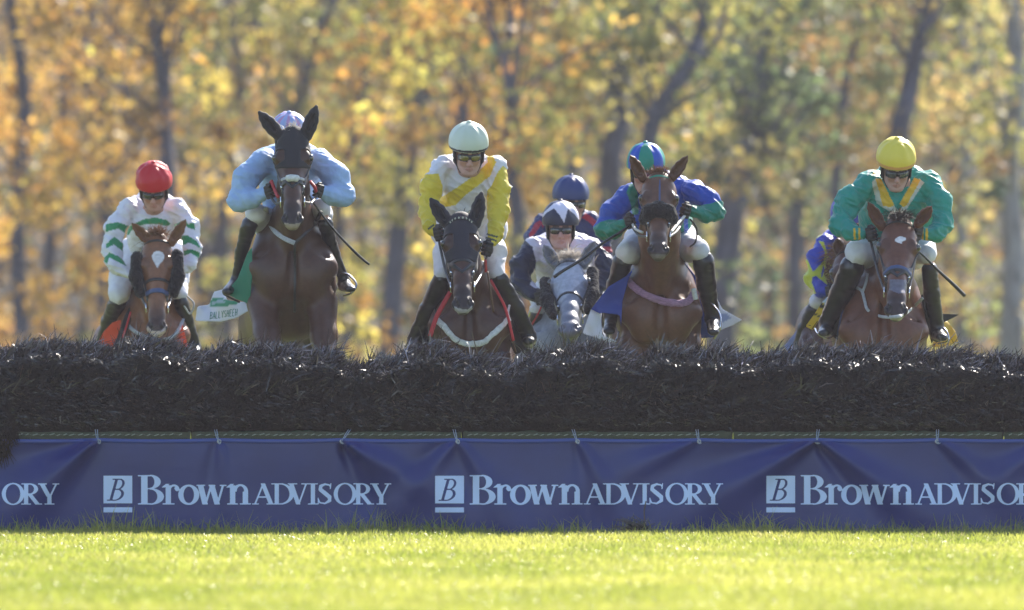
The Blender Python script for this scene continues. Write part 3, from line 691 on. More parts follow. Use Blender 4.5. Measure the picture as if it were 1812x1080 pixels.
def horse(label, q, poll, muz, eyew, ears, chest, coat, parts, group='racehorses jumping in the field', yaw=0, roll=0, rump=0, lift=0, jump=False, points=(.02, .015, .014), marks=(), headlen=.62, neckw=1.0, neckx=None, muzcol=None, belly=None, gait=0):
    Y = q.Y; ch = q(chest[0], chest[1]); bg = q.r(chest[2])/.265; g = q.r(eyew)/.108
    dyp = -.42; A = q(*poll, dyp); Bz = q(*muz, dyp); L = headlen*g
    dv = math.hypot(A[2]-Bz[2], A[0]-Bz[0]); dyb = -math.sqrt(max(L*L-dv*dv, .0025)); B = q(*muz, dyp+dyb)
    U = nrm(B-A); L = np.linalg.norm(B-A); x0 = np.array((math.cos(yaw), math.sin(yaw), 0))+np.array((0, 0, roll)); w = nrm(x0-U*(x0@U)); v = nrm(np.cross(U, w)); 
    if v[1] > 0: v = -v
    H = lambda u, vv, ww: A+U*(u*L)+v*(vv*g)+w*(ww*g)
    t = thing('horse', (ch[0], Y+.6, 0), label, 'horse', group)
    hb = Body()
    secs = [(.03, .060, .058), (.13, .080, .066), (.25, .086, .070), (.36, .072, .066), (.5, .054, .056), (.65, .044, .046), (.8, .044, .040), (.92, .047, .040), (.975, .034, .03)]
    for (u0, w0, d0), (u1, w1, d1) in zip(secs, secs[1:]): hb.limb(H(u0, -d0, 0), H(u1, -d1, 0), (w0*g, d0*g), (w1*g, d1*g), .03, w)
    for s_ in (-1, 1):
        hb.limb(H(.16, -.12, s_*.045), H(.40, -.15, s_*.042), (.032*g, .055*g), (.028*g, .05*g), .04, w)       # cheek plates
        hb.limb(H(.40, -.14, s_*.04), H(.72, -.09, s_*.024), .03*g, .02*g, .04, w)                             # jaw bars
        hb.ell(H(.275, -.042, s_*.076), .030*g, .03)                                                            # orbit
        hb.limb(H(.235, -.022, s_*.07), H(.30, -.02, s_*.082), .014*g, .012*g, .02)                             # brow
        hb.limb(H(.34, -.06, s_*.073), H(.58, -.055, s_*.050), .013*g, .008*g, .02)                             # facial crest
        hb.ell(H(.93, -.025, s_*.036), np.array((.026, .022, .028))*g, .02)                                     # nostril wing
        hb.ell(H(.950, -.004, s_*.040), .0165*g, .008, op=-1)
        hb.ell(H(.905, -.010, s_*.045), .0125*g, .008, op=-1)
    hb.limb(H(.80, -.085, 0), H(.95, -.080, 0), (.030*g, .02*g), (.030*g, .022*g), .02, w)                       # lower lip and chin
    hb.limb(H(.86, -.066, -.05), H(.86, -.066, .05), .004*g, .004*g, .006, op=-1); hb.limb(H(.93, -.064, -.05), H(.93, -.064, .05), .005*g, .005*g, .006, op=-1)
    E = Body(); tips = []
    for s_, (bx, by, tx, ty) in zip((-1, 1), ears):
        b0 = q(bx, by, dyp+.03); t0 = q(tx, ty, dyp-.02); d = t0-b0; l = np.linalg.norm(d); dn = d/l; side = nrm(np.cross(dn, (0, 1, 0))); fr = np.cross(side, dn); fr = fr if fr[1] < 0 else -fr
        cen = [b0-dn*.02, b0+d*.22, b0+d*.5, b0+d*.78, t0]
        for E_ in (E,):
            rr = [(.026*g, .026*g), (.031*g, .024*g), (.030*g, .019*g), (.019*g, .013*g), (.004*g, .005*g)]
            for i in range(4): E_.limb(cen[i], cen[i+1], rr[i], rr[i+1], .012, side)
            E_.chain([b0+d*.18+fr*.018*g, b0+d*.45+fr*.022*g, b0+d*.80+fr*.014*g], [.012*g, .019*g, .008*g], .008) if False else None
            for (i0, i1, r0, r1) in ((.16, .48, .018, .023), (.48, .86, .023, .009)):
                E_.limb(b0+d*i0+fr*.021*g, b0+d*i1+fr*(.020 if i1 < .8 else .012)*g, (r0*g, .020*g), (r1*g, (.02 if i1 < .8 else .01)*g), .008, side, op=-1)
        tips.append((b0, t0, side))
    bd = Body(); bd.pr = list(hb.pr)
    # neck
    nx = ch[0] if neckx is None else q(neckx, chest[1])[0]
    zc = ch[2]; N0 = H(.10, -.10, 0); N2 = np.array((nx, Y+.24, zc+.20*bg)); N1 = (N0*.52+N2*.48)+np.array((0, -.02, .0))
    bd.limb(N0, N1, (.062*g*neckw, .095*g), (.082*bg*neckw, .145*bg), .05); bd.limb(N1, N2, (.082*bg*neckw, .145*bg), (.135*bg, .235*bg), .07)
    bd.limb(N1+(0, -.08, -.02), N2+(0, -.17, -.10), .04*bg, .05*bg, .05)     # windpipe ridge
    rx = q(chest[0]+rump, 0)[0]-ch[0]; tl = lift
    Bd = lambda x, dy, z: np.array((ch[0]+x*bg+rx*max(0, dy)/1.6, Y+dy*1.04, zc+z*bg-tl*max(0, dy-.2)))
    bd.limb(Bd(0, .26, .10), Bd(0, .55, .06), (.215*bg, .30*bg), (.235*bg, .33*bg), .10); bd.limb(Bd(0, .55, .06), Bd(0, 1.15, .04), (.24*bg, .33*bg), (.27*bg, .33*bg), .10)
    bd.limb(Bd(0, 1.15, .05), Bd(0, 1.62, .10), (.26*bg, .32*bg), (.235*bg, .29*bg), .10); bd.limb(Bd(0, .30, .34), Bd(0, .75, .36), (.07*bg, .07*bg), (.06*bg, .06*bg), .08)
    bd.ell(Bd(0, .13, .0), (.15*bg, .13*bg, .21*bg), .07); bd.ell(Bd(0, .36, -.12), (.22*bg, .24*bg, .24*bg), .10)
    for s_ in (-1, 1):
        bd.ell(Bd(s_*.10, .07, -.04), (.115*bg, .10*bg, .16*bg), .035)       # breast
        bd.limb(Bd(s_*.10, .35, .28), Bd(s_*.20, .12, .0), (.07*bg, .10*bg), (.075*bg, .085*bg), .06)   # shoulder blade to point
        bd.ell(Bd(s_*.190, .32, -.04), (.075*bg, .15*bg, .20*bg), .06)       # triceps
        bd.ell(Bd(s_*.17, 1.62, .02), (.12*bg, .22*bg, .30*bg), .09)         # haunch
    bd.limb(Bd(0, .05, .18), Bd(0, -.02, -.16), .020, .016, .045, op=-1)
    for s_ in (-1, 1): bd.limb(Bd(s_*.10, -.02, .20), Bd(s_*.20, .08, .06), .010, .008, .035, op=-1)       # groove between the breast muscles
    hoofs = []
    def leg(side, fore, js):
        p = [np.array(j, float) for j in js]
        if fore: rs = [.098*bg, .072*bg, .048*bg, .030*bg, .037*bg, .027*bg]
        else: rs = [.15*bg, .085*bg, .052*bg, .034*bg, .040*bg, .029*bg]
        bd.chain(p[:3], rs[:3], .055 if fore else .04); bd.ell(p[2], (.047*bg, .05*bg, .055*bg), .025); bd.chain([p[2], (p[2]+p[3])/2, p[3]], [rs[2]*.85, rs[3], rs[3]*1.05], .025); bd.ell(p[3], rs[4], .02); bd.chain([p[3], p[4]], [rs[5]*1.1, rs[5]*1.15], .02)
        d = nrm(p[5]-p[4]); hoofs.append(join(tube([p[4]-d*.01, p[4]+d*.03, p[5]], [.036*bg, .045*bg, .058*bg], 14)))
    if jump:
        for s_, f in ((-1, 0), (1, .05)):
            e = Bd(s_*.175, .14, -.20); k = Bd(s_*(.20 if s_ > 0 else .12), -.24+f, -.60-f*.3); fe = k+np.array((s_*.0, .12, -.30)); h = fe+np.array((0, .10, -.05)); leg(s_, 1, [e, (e+k)/2+(0, .03, 0), k, fe, h, h+np.array((0, .05, -.03))])
        for s_ in (-1, 1):
            hp = Bd(s_*.17, 1.6, -.1); st = Bd(s_*.2, 1.25, -.42); hk = Bd(s_*.16, 1.75, -.62); hk[2] = max(hk[2], .42); fe = hk+np.array((0, -.10, -.28)); fe[2] = max(fe[2], .12); leg(s_, 0, [hp, st, hk, fe, fe+(0, -.07, -.05), fe+(0, -.10, -.11)])
    else:
        for s_ in (-1, 1):
            r = gait*s_; e = Bd(s_*.17, .20, -.22); k = np.array((e[0], e[1]-.22+.1*r, e[2]-.36)); fe = np.array((e[0], k[1]+.02+.12*r, max(.16, k[2]-.30))); leg(s_, 1, [e, (e+k)/2+(0, .03, 0), k, fe, fe+(0, -.03, -.07), fe+(0, -.05, -.125)])
            hp = Bd(s_*.17, 1.6, -.05); st = np.array((hp[0], hp[1]-.32, .88)); hk = np.array((hp[0], hp[1]+.02-.1*r, .56)); fe = np.array((hp[0], hk[1]-.16+.1*r, .16)); leg(s_, 0, [hp, st, hk, fe, fe+(0, -.03, -.07), fe+(0, -.05, -.125)])
    # surfaces: fine in front of the head, coarser elsewhere
    pad = .13*g; lo = np.minimum(A, B)-(.16, .10, .04); hi = np.maximum(A, B)+(.16, .10, .05)
    V1, F1 = bd.mesh(.0125); c = V1[F1].mean(1); inside = ((c > lo+.016) & (c < hi-.016)).all(1); V1 = relax(V1, F1, 2); V1, F1 = keep(V1, F1, ~inside)
    V2, F2 = bd.mesh(.0055, lo, hi); V2 = relax(V2, F2, 3); V3, F3 = E.mesh(.0045); V3 = relax(V3, F3, 1)
    n3 = len(V3); V, F = join((V1, F1), (V2, F2), (V3, F3))
    d = V-A; u = d@U/L; vv = d@v/g; ww = d@w/g; head = (u > -.15) & (u < 1.15) & (np.abs(ww) < .17) & (vv > -.26) & (vv < .1)
    C = np.tile(np.array(coat, float), (len(V), 1)); C *= (1+.16*vnoise(V*5)+.07*vnoise(V*14))[:, None]
    pt = np.array(points)
    mixc = lambda m, col: C.__setitem__(slice(None), C*(1-m[:, None])+np.array(col)*m[:, None])
    mz = head*np.clip((u-.66)/.2, 0, 1); mixc(mz*(.85 if muzcol is None else .9), pt if muzcol is None else muzcol)
    mixc(head*np.clip(1-np.hypot((u-.275)*.62, np.where(np.abs(ww) > .04, (vv+.03)*1.0, 9))/.055, 0, 1)*.7, pt)
    nz = head*np.clip(1.4-np.hypot(np.hypot((u-.93)*.62, np.abs(ww)-.041), 0)/.022, 0, 1)*(vv > -.04); mixc(nz*.9, (.006, .005, .005))
    if jump or True: mixc(np.clip((.62*1-(V[:, 2]))/.2, 0, 1)*(~head)*.8, pt)
    px, py = topx(V); front = head & (vv > -.075)
    for col, pl in marks:
        m = inpoly(px, py, q.poly(pl)) & front; C[m] = np.array(col)*(1+.1*vnoise(V[m]*80))[:, None]
    ear = np.zeros(len(V), bool); ear[-n3:] = True; C[ear] *= .8
    o = mesh_obj('body', V, F, COAT, t, cols=np.clip(C, .004, .9))
    bvh = BVHTree.FromPolygons([Vector(a) for a in V1.tolist()]+[Vector(a) for a in V2.tolist()], [list(map(int, f)) for f in F1]+[[int(i)+len(V1) for i in f] for f in F2])
    for h_ in hoofs: mesh_obj('hoof', *h_, material('hoof_horn', (.05, .045, .04), .5) if False else HOOF, t)
    for s_ in (-1, 1):
        e = Body().ell(H(.278, -.030, s_*.0935), .0205*g); mesh_obj('eye', *e.mesh(.004), EYE, t)
    ctx = dict(t=t, H=H, hb=hb, E=E, g=g, A=A, U=U, v=v, w=w, L=L, q=q, bvh=bvh, bd=bd, bg=bg, ch=ch, Bd=Bd, lo=lo, hi=hi, tips=tips)
    for p in parts: p(ctx)
    # tail
    tb = Bd(0, 1.86, .22); r = np.random.default_rng(3)
    mesh_obj('tail', *strands(260, lambda r, n: (tb+r.normal(size=(n, 3))*.02, np.stack([r.normal(size=n)*.12, .7+.2*r.random(n), -.25+.2*r.normal(size=n)], 1)), .62, .005, None, 9, .9), HAIR_DARK, t, smooth=False)
    return ctx
COAT = material('horse_coat', attr=True, rough=.40, spec=.42, noise=.16, nscale=45, bump=.12, bscale=90)
HOOF = material('hoof_horn', (.05, .045, .04), .5)
HAIR_DARK = material('dark_horsehair', (.02, .016, .015), .45)
HAIR_BROWN = material('brown_horsehair', (.16, .07, .03), .45, transl=.2)
HAIR_PALE = material('pale_horsehair', (.5, .45, .4), .5, transl=.3)

def hc(c, X):
    d = X-c['A']; return d@c['U']/c['L'], d@c['v']/c['g'], d@c['w']/c['g']
def strap(name, fn, m, th=.0065, h=.0042, body='hb', ears=False, par=None, soft=0):
    """a band on the head: the head's own surface pushed out by th, cut to where fn(u,v,w) < 0"""
    def go(c):
        B_ = Body(); B_.pr = list(c['hb'].pr)+(list(c['E'].pr) if ears else [])
        def mod(D, X):
            u, v, w = hc(c, X); return np.maximum(D-th-(soft*vnoise(X.reshape(-1, 3)*60).reshape(D.shape) if soft else 0), fn(u, v, w).astype(np.float32))
        V, F = B_.mesh(h, mod=mod, pad=.04)
        if len(F): mesh_obj(name, relax(V, F, 1, .35), F, m, c['t'] if par is None else c[par])
    return go
def bridle(m=None, nose=.44, extra=None, brow=True, browm=None, grackle=False):
    m = m or LEATHER
    def go(c):
        B_ = Body(); B_.pr = list(c['hb'].pr); t = c['t']
        def fn(u, v, w):
            a = np.abs(u-nose+.10*(v+.05))*c['L']-.0095
            ln = np.abs((v+.075)-(u-.1)*.06)*c['g']-.009; b = np.maximum(ln, np.maximum(.08-u, u-.62)*c['L']); b = np.maximum(b, .03-np.abs(w))
            d = np.maximum(np.abs(u-.055)*c['L']-.008, -.13-v) if brow and not browm else np.full(u.shape, 9.)
            r = np.minimum(np.minimum(a, b), d)
            if grackle:
                e = np.abs(u-.62+np.abs(w)*1.9-.0)*c['L']*.5-.0065; e = np.maximum(e, -.06-v); e = np.maximum(e, np.maximum(.44-u, u-.64)*c['L']); r = np.minimum(r, e)
                r = np.minimum(r, np.maximum(np.abs(u-.64)*c['L']-.008, v+.03))
            return r
        def mod(D, X): u, v, w = hc(c, X); return np.maximum(D-.006, fn(u, v, w).astype(np.float32))
        V, F = B_.mesh(.0042, mod=mod, pad=.03); br = mesh_obj('bridle', relax(V, F, 1, .3), F, m, t); c['bridle'] = br
        if browm: strap('browband', lambda u, v, w: np.maximum(np.abs(u-.055)*c['L']-.010, -.13-v), browm, .008, par='bridle')(c)
        c['bits'] = []
        for s_ in (-1, 1):
            p = c['H'](.70, -.068, s_*.060); rg = [p+c['U']*.027*math.cos(a)+c['v']*.027*math.sin(a)+c['w']*s_*.004 for a in np.linspace(0, 2*math.pi, 17)]
            mesh_obj('bit_ring', *tube(rg, .0042, 6), STEEL, br); c['bits'].append(p)
            mesh_obj('cheek_buckle', *tube([c['H'](.56, -.045, s_*.058), c['H'](.58, -.045, s_*.058)], .009, 6), STEEL, br)
    return go
def forelock(m, n=120, L=.12, seed=1, spread=.03, dirn=(0, -.6, -.8)):
    def go(c):
        o = c['H'](-.015, -.01, 0); mesh_obj('forelock', *strands(n*2, lambda r, k: (o+np.outer(r.normal(size=k)*spread, c['w'])+r.normal(size=(k, 3))*.008, np.array(dirn)+r.normal(size=(k, 3))*.35), L, .0013, None, seed), m, c['t'], smooth=False)
    return go
def mane(m, n=500, L=.12, seed=2, side=0, up=.25):
    def go(c):
        a = c['H'](-.02, -.03, 0); b = c['Bd'](0, .32, .40)
        def f(r, k):
            s_ = r.random(k)[:, None]; p = a*(1-s_)+b*s_+np.array((0, .0, .07))*np.sin(s_*math.pi)+r.normal(size=(k, 3))*.012
            return p, np.stack([side+r.normal(size=k)*.5, .5+.3*r.normal(size=k), up+.3*r.normal(size=k)], 1)
        mesh_obj('mane', *strands(n, f, L, .0028, None, seed, .8), m, c['t'], smooth=False)
    return go
def onbody(c, x, y, off=.012):
    """point on the front of this horse seen at crop position x, y"""
    p0 = np.array((0, -CD, CH)); p = c['q'](x, y, 0); d = nrm(p-p0); h = c['bvh'].ray_cast(Vector(p0), Vector(d))
    return (np.array(h[0])-d*off) if h[0] is not None else p
def chestband(name, pts, w, m, seed=0, wob=0):
    def go(c):
        P_ = curve_pts([onbody(c, *p[:2], p[2] if len(p) > 2 else .012) for p in pts], 8); V, F = tube(P_, c['q'].r(w), 12, flat=.35)
        if wob: V = V+wob*np.stack([vnoise(V*50), vnoise(V*50+9), vnoise(V*50+33)], 1)
        mesh_obj(name, V, F, m, c['t'])
    return go
def roll(name, pts, rad, m, fuzz=.004):
    """fleece roll: pts in head units (u,v,w)"""
    def go(c):
        B_ = Body(); B_.chain([c['H'](*p) for p in pts], [r_*c['g'] for r_ in rad], .02); V, F = B_.mesh(.005); N = vnormals(V, F)
        V = V+N*(fuzz*(vnoise(V*70)+.6*vnoise(V*150)))[:, None]; mesh_obj(name, V, F, m, c['t'])
    return go
def line(name, pts, w, m, flat=None, taper=None, n=8, par=None):
    """strap or rod through crop points (x, y, dy)"""
    def go(c):
        P_ = curve_pts([c['q'](*p) for p in pts], n); r_ = c['q'].r(w); r_ = r_ if taper is None else np.interp(np.linspace(0, 1, len(P_)), np.linspace(0, 1, len(taper)), np.array(taper)*r_)
        mesh_obj(name, *tube(P_, r_, 8, flat=flat), m, c['t'] if par is None else c[par])
    return go
def piece(name, pts, m, **kw):
    def go(c):
        if 'paint' in kw and 'done' not in kw: kw['paint'] = [(col, c['q'].poly(pl)) for col, pl in kw['paint']]; kw['done'] = 1
        k2 = {a: b for a, b in kw.items() if a != 'done'}; c.setdefault('pieces', {})[name] = sheet(name, [c['q'](*p) for p in pts], m, c['t'], **k2)
    return go
def reins(hands, m=None):
    """from each bit ring back to the hands at crop points"""
    def go(c):
        c['hands'] = hands
        for p, h in zip(c['bits'], hands):
            e = c['q'](*h); mid = (p+e)/2+np.array((0, 0, -.03)); mesh_obj('rein', *tube(curve_pts([p, mid, e], 8), .0075, 6, flat=.4), m or LEATHER, c['t'])
    return go
def saddle():
    def go(c):
        Bd, bg = c['Bd'], c['bg']; s_ = Body().limb(Bd(0, .55, .40), Bd(0, .95, .39), (.12*bg, .035*bg), (.15*bg, .045*bg), .03)
        for k in (-1, 1): s_.limb(Bd(k*.15, .62, .36), Bd(k*.27, .60, .05), (.02, .16), (.02, .12), .03, side=(k, 0, .3))
        V, F = s_.mesh(.012); mesh_obj('saddle', relax(V, F, 1), F, LEATHER, c['t'])
    return go
def stirrup(x, y, dy, w=16, h=22):
    """iron: crop position of its top"""
    def go(c):
        q = c['q']; r = q.r(w); hh = q.r(h); o = q(x, y, dy); pts = [o+np.array((r*math.sin(a), 0, -hh+hh*math.cos(a))) for a in np.linspace(0, math.pi*.8, 8)]+[o+np.array((-r*math.sin(a), 0, -hh+hh*math.cos(a))) for a in np.linspace(math.pi*.8, 0, 8)]
        mesh_obj('stirrup', *tube(pts, .007, 6), STEEL, c['t'])
    return go

# ------------------------------------------------------------------ riders
SKIN = material('skin', attr=True, rough=.5, spec=.35, noise=.06, nscale=50)
SILK = material('racing_silk', attr=True, rough=.45, spec=.4, sheen=.2, noise=.05, nscale=20, bump=.9, bscale=34, transl=.12)
BREECH = material('white_breeches', (.78, .77, .84), .6, sheen=.15, noise=.05, nscale=30, bump=.5, bscale=30, transl=.08)
BOOT = material('boot_leather', (.011, .011, .015), .32, spec=.5, coat=.2, bump=.3, bscale=14)
HARNESS = material('helmet_harness', (.014, .014, .016), .6)
GLOVE = material('black_glove', (.016, .016, .018), .6, bump=.4, bscale=120)
HELM = material('helmet_silk', attr=True, rough=.42, spec=.35, bump=.15, bscale=30)
LENS = {'dark': material('dark_lens', (.008, .008, .010), .06, spec=.8, coat=.8), 'amber': material('amber_lens', (.16, .13, .012), .1, spec=.8, coat=.8), 'clear': material('smoke_lens', (.04, .045, .05), .08, spec=.8, coat=.8), 'purple': material('purple_lens', (.08, .012, .04), .1, spec=.8, coat=.8)}
FRAME = material('goggle_frame', (.012, .012, .014), .35)
HAIR = material('dark_hair', (.03, .022, .018), .6)

def fist(B_, pos, side, k=1.0, tilt=0.0):
    """closed hand, thumb on top, knuckles to the front; side = +1 when it is on the viewer's right"""
    pos = np.asarray(pos, float); f = np.array((0, -1., 0)); up = nrm(np.array((side*tilt, 0, 1.))); inn = nrm(np.cross(up, f))*(-side); inn = inn if inn[0]*side < 0 else -inn
    q = lambda a, b, c: pos+k*(f*a+up*b+inn*c)
    B_.limb(q(-.035, .004, -.004), q(.022, .0, -.012), (.017*k, .036*k), (.015*k, .040*k), .010, side=inn)
    for i, ln in enumerate((.94, 1.05, 1.0, .80)):
        z = .033-.0215*i; K = q(.030-.003*abs(i-1.2), z, -.014); Pp = q(.030+.024*ln, z, .006+.004*ln); D = q(.024+.012*ln, z-.001, .006+.026*ln); T = q(.010, z-.002, .010+.020*ln)
        B_.limb(K, Pp, .0112*k, .0100*k, .004); B_.limb(Pp, D, .0100*k, .0088*k, .003); B_.limb(D, T, .0088*k, .0078*k, .003)
    B_.limb(q(-.028, .024, .010), q(.004, .046, .004), .013*k, .0112*k, .008); B_.limb(q(.004, .046, .004), q(.034, .047, .018), .0108*k, .0088*k, .004)

def rider(label, q, head, lens, helmpaint, jacket, breeches, boots, hands, paint, basecol, helmbase, skin=(.50, .30, .22), glove=True, boot_m=None, extra=(), group='jockeys riding the racehorses', ygloves=None, breech_m=None, cap=.004, seedf=0):
    hx, hy, hr, pitch, yaw = head; hdy = -.09; O0 = q(hx, hy, hdy); k = q.r(hr)/.117
    F_ = np.array((math.sin(yaw)*math.cos(pitch), -math.cos(yaw)*math.cos(pitch), -math.sin(pitch))); X_ = nrm(np.cross(F_, (0, 0, 1)))*-1; X_ = X_ if X_[0] > 0 else -X_; U_ = nrm(np.cross(X_, F_)); U_ = U_ if U_[2] > 0 else -U_
    fr = np.array([X_, F_, U_])
    # O0 is the centre of the helmet as seen; the head's origin (eye line) sits below it
    O = O0-U_*.062*k-F_*.0
    h = lambda x, f, u: O+k*(X_*x+F_*f+U_*u)
    ce = q(*jacket['torso'][0][:3]); base = ce.copy()
    t = thing('person', (base[0], q.Y+.5, base[2]-.35), label, 'person', group)
    hd = Body()
    hd.ell(h(0, -.015, .045), np.array((.076, .094, .092))*k, .02, fr); hd.ell(h(0, .032, -.03), np.array((.060, .058, .086))*k, .03, fr)
    hd.ell(h(0, .072, -.104), np.array((.022, .020, .017))*k, .02, fr)
    for s_ in (-1, 1):
        hd.limb(h(s_*.054, .0, -.055), h(s_*.024, .062, -.100), .021*k, .019*k, .025); hd.ell(h(s_*.040, .066, -.024), .024*k, .02)
        hd.limb(h(s_*.012, .088, .022), h(s_*.045, .076, .020), .011*k, .010*k, .012); hd.ell(h(s_*.031, .100, -.002), np.array((.015, .012, .011))*k, .010, fr, op=-1)
        hd.ell(h(s_*.031, .082, -.003), np.array((.013, .012, .010))*k, .004, fr)
        hd.ell(h(s_*.011, .100, -.044), .0085*k, .008); hd.ell(h(s_*.0065, .108, -.051), .0035*k, .003, op=-1)
        pass
        hd.ell(h(s_*.076, -.01, -.012), np.array((.009, .017, .028))*k, .008, fr)
        hd.limb(h(0, .094, -.0665), h(s_*.022, .082, -.0715), .0055*k, .0035*k, .004); hd.limb(h(0, .091, -.0795), h(s_*.018, .081, -.077), .0062*k, .0038*k, .004)
        hd.limb(h(0, .104, -.0735), h(s_*.022, .090, -.0738), .0022*k, .0018*k, .002, op=-1)
    hd.limb(h(0, .088, .012), h(0, .110, -.034), .0085*k, .0115*k, .012); hd.ell(h(0, .111, -.039), .0115*k, .008)
    nb = q(*jacket['neck']) if 'neck' in jacket else (ce+(0, 0, .0)); hd.limb(h(0, -.02, -.06), h(0, -.03, -.10)*.5+nb*.5, .052*k, .052*k, .03); hd.limb(h(0, -.03, -.10)*.5+nb*.5, nb, .052*k, .06*k, .02)
    V, F = hd.mesh(.0036); V = relax(V, F, 1, .4); d = (V-O)/k; x, f, u = d@X_, d@F_, d@U_
    C = np.tile(np.array(skin), (len(V), 1)); C *= (1+.08*vnoise(V*40))[:, None]
    lips = (np.hypot(x/.024, (u+.074)/.0105) < 1) & (f > .075); C[lips] = C[lips]*.6+np.array((.40, .13, .11))*.4
    ck = np.clip(1-np.hypot(np.abs(x)-.042, u+.035)/.03, 0, 1)*(f > .03); C = C*(1-.25*ck[:, None])+np.array((.52, .17, .13))*.25*ck[:, None]
    st = np.clip((-.055-u)/.04, 0, 1)*(f > 0)*.12; C = C*(1-st[:, None])+np.array((.22, .14, .12))*st[:, None]
    nose = np.clip(1-np.hypot(x, u+.036)/.02, 0, 1)*(f > .08)*.3; C = C*(1-nose[:, None])+np.array((.5, .18, .13))*nose[:, None]
    brow = (u > .018) & (u < .028) & (f > .06) & (np.abs(x) > .01) & (np.abs(x) < .05); C[brow] = (.06, .04, .03)
    # the body under the clothes
    ub = Body(); tr = [q(n[0], n[1]+(28 if i == 0 else 0), n[2]+(.07 if i == 0 else 0)) for i, n in enumerate(jacket['torso'])]
    for a, b, na, nb_ in zip(tr, tr[1:], jacket['torso'], jacket['torso'][1:]): ub.limb(a, b, (q.r(na[3])*.72, na[4]*.7), (q.r(nb_[3])*.72, nb_[4]*.7), .04)
    for arm in jacket['arms']: ub.chain([q(*n[:3]) for n in arm], [max(.016, q.r(n[3])*.5) for n in arm], .03)
    for lg, bt in zip(breeches['legs'], boots): ub.chain([q(*n[:3]) for n in lg]+[q(*n[:3]) for n in bt], [q.r(n[3])*.6 for n in lg]+[max(.02, q.r(n[3])*.6) for n in bt], .03)
    ub.ell(nb, .07*k, .03)
    Vb, Fb = ub.mesh(.013); hs = Body(); gl = []
    for (hx_, hy_, hdy_, sd_, tl) in hands:
        p = q(hx_, hy_, hdy_); B_ = Body(); fist(B_, p, sd_, k*(1.02 if glove else 1.0), tl); gl.append(B_); fist(hs, p, sd_, k*.86 if glove else k*.98, tl)
    parts_ = [(V, F), (Vb, Fb)]; Cs = [C, np.tile(np.array(skin), (len(Vb), 1))]
    if hands:
        Vh, Fh = hs.mesh(.0038); parts_.append((Vh, Fh)); Cs.append(np.tile(np.array(skin)*(.95, .85, .8), (len(Vh), 1)))
    Vx, Fx = join(*parts_); mesh_obj('body', Vx, Fx, SKIN, t, cols=np.concatenate(Cs))
    if glove:
        for B_, hh in zip(gl, hands):
            p = q(*hh[:3]); B_.limb(p+(0, .03, .0), p+(0, .085, .0), (.027*k, .032*k), (.031*k, .036*k), .01)
            Vg, Fg = B_.mesh(.0042); mesh_obj('glove', relax(Vg, Fg, 1, .3), Fg, GLOVE, t)
    # helmet
    hm = Body(); hm.ell(h(0, -.012, .062), np.array((.117, .135, .122))*k, .01, fr)
    def mod(D, X):
        d_ = (X-O)/k; x_, f_, u_ = d_@X_, d_@F_, d_@U_; cut = (.030-.10*np.clip(-f_, 0, .2)-u_)*k
        inn = Body().ell(h(0, -.012, .055), np.array((.097, .115, .105))*k, .01, fr); Di = inn.dist(inn.pr[0], X)
        return np.maximum(np.maximum(D, cut), -Di).astype(np.float32)
    V, F = hm.mesh(.0048, mod=mod); V = relax(V, F, 1, .4); d = (V-O)/k; x, f, u = d@X_, d@F_, d@U_; th = np.arctan2(x, f)
    N = vnormals(V, F); V = V+N*(.0022*k*np.cos(th*8)*np.clip((u-.05)/.05, 0, 1)*(u < .17))[:, None]*-1+N*(cap*.6*vnoise(V*26+seedf))[:, None]*np.clip((u-.05)/.04, 0, 1)[:, None]
    px, py = topx(V); C = np.tile(np.array(helmbase, float), (len(V), 1))
    for col, ff in helmpaint:
        m = ff(x, f, u, th) if callable(ff) else inpoly(px, py, q.poly(ff)); C[m] = col
    hel = mesh_obj('helmet', V, F, HELM, t, cols=C)
    kb = Body().ell(h(0, -.012, .185), np.array((.016, .016, .009))*k, .01, fr); Vk, Fk = kb.mesh(.004); mesh_obj('top_button', Vk, Fk, HELM, hel, cols=np.tile(C[np.argmax(V[:, 2])], (len(Vk), 1)))
    rb = [h(.104*math.sin(a), -.012+.122*math.cos(a), .040-.10*max(0, .0-(-.012+.122*math.cos(a)))) for a in np.linspace(-math.pi, math.pi, 33)]
    mesh_obj('helmet_band', *tube(rb, .0105*k, 8), HELM, hel, cols=np.tile(np.array(helmbase)*.85, (len(tube(rb, .0105*k, 8)[0]), 1)))
    # harness: pads over the ears and a strap under the chin
    hr_ = Body()
    for s_ in (-1, 1):
        hr_.limb(h(s_*.084, .012, .035), h(s_*.080, .006, -.045), (.012*k, .032*k), (.010*k, .022*k), .01, side=X_); hr_.limb(h(s_*.080, .006, -.045), h(s_*.050, .040, -.100), .0085*k, .006*k, .01)
        hr_.limb(h(s_*.050, .040, -.100), h(0, .060, -.125), .006*k, .006*k, .006)
    V, F = hr_.mesh(.0042); mesh_obj('harness', V, F, HARNESS, t)
    # goggles: wrap-round frame, lens set in front, strap
    gg = Body(); ang = np.linspace(-1.05, 1.05, 9); ptsg = [h(.070*math.sin(a)*1.0, .040+.064*math.cos(a), -.003) for a in ang]
    for a, b in zip(ptsg, ptsg[1:]): gg.limb(a, b, (.021*k, .008*k), (.021*k, .008*k), .006, side=U_)
    gg.ell(h(0, .118, -.024), np.array((.012, .03, .014))*k, .008, fr, op=-1)
    V, F = gg.mesh(.0038); go = mesh_obj('goggles', V, F, FRAME, t)
    for s_ in (-1, 1):
        ln = Body(); aa = np.linspace(.16, .88, 5)*s_; pl = [h(.073*math.sin(a), .041+.070*math.cos(a), -.002) for a in aa]
        for a, b, wi in zip(pl, pl[1:], (.0145, .0165, .0165, .014)): ln.limb(a, b, (wi*k, .0045*k), (wi*k, .0045*k), .004, side=U_)
        V, F = ln.mesh(.0034); mesh_obj('lens', V, F, LENS[lens], go)
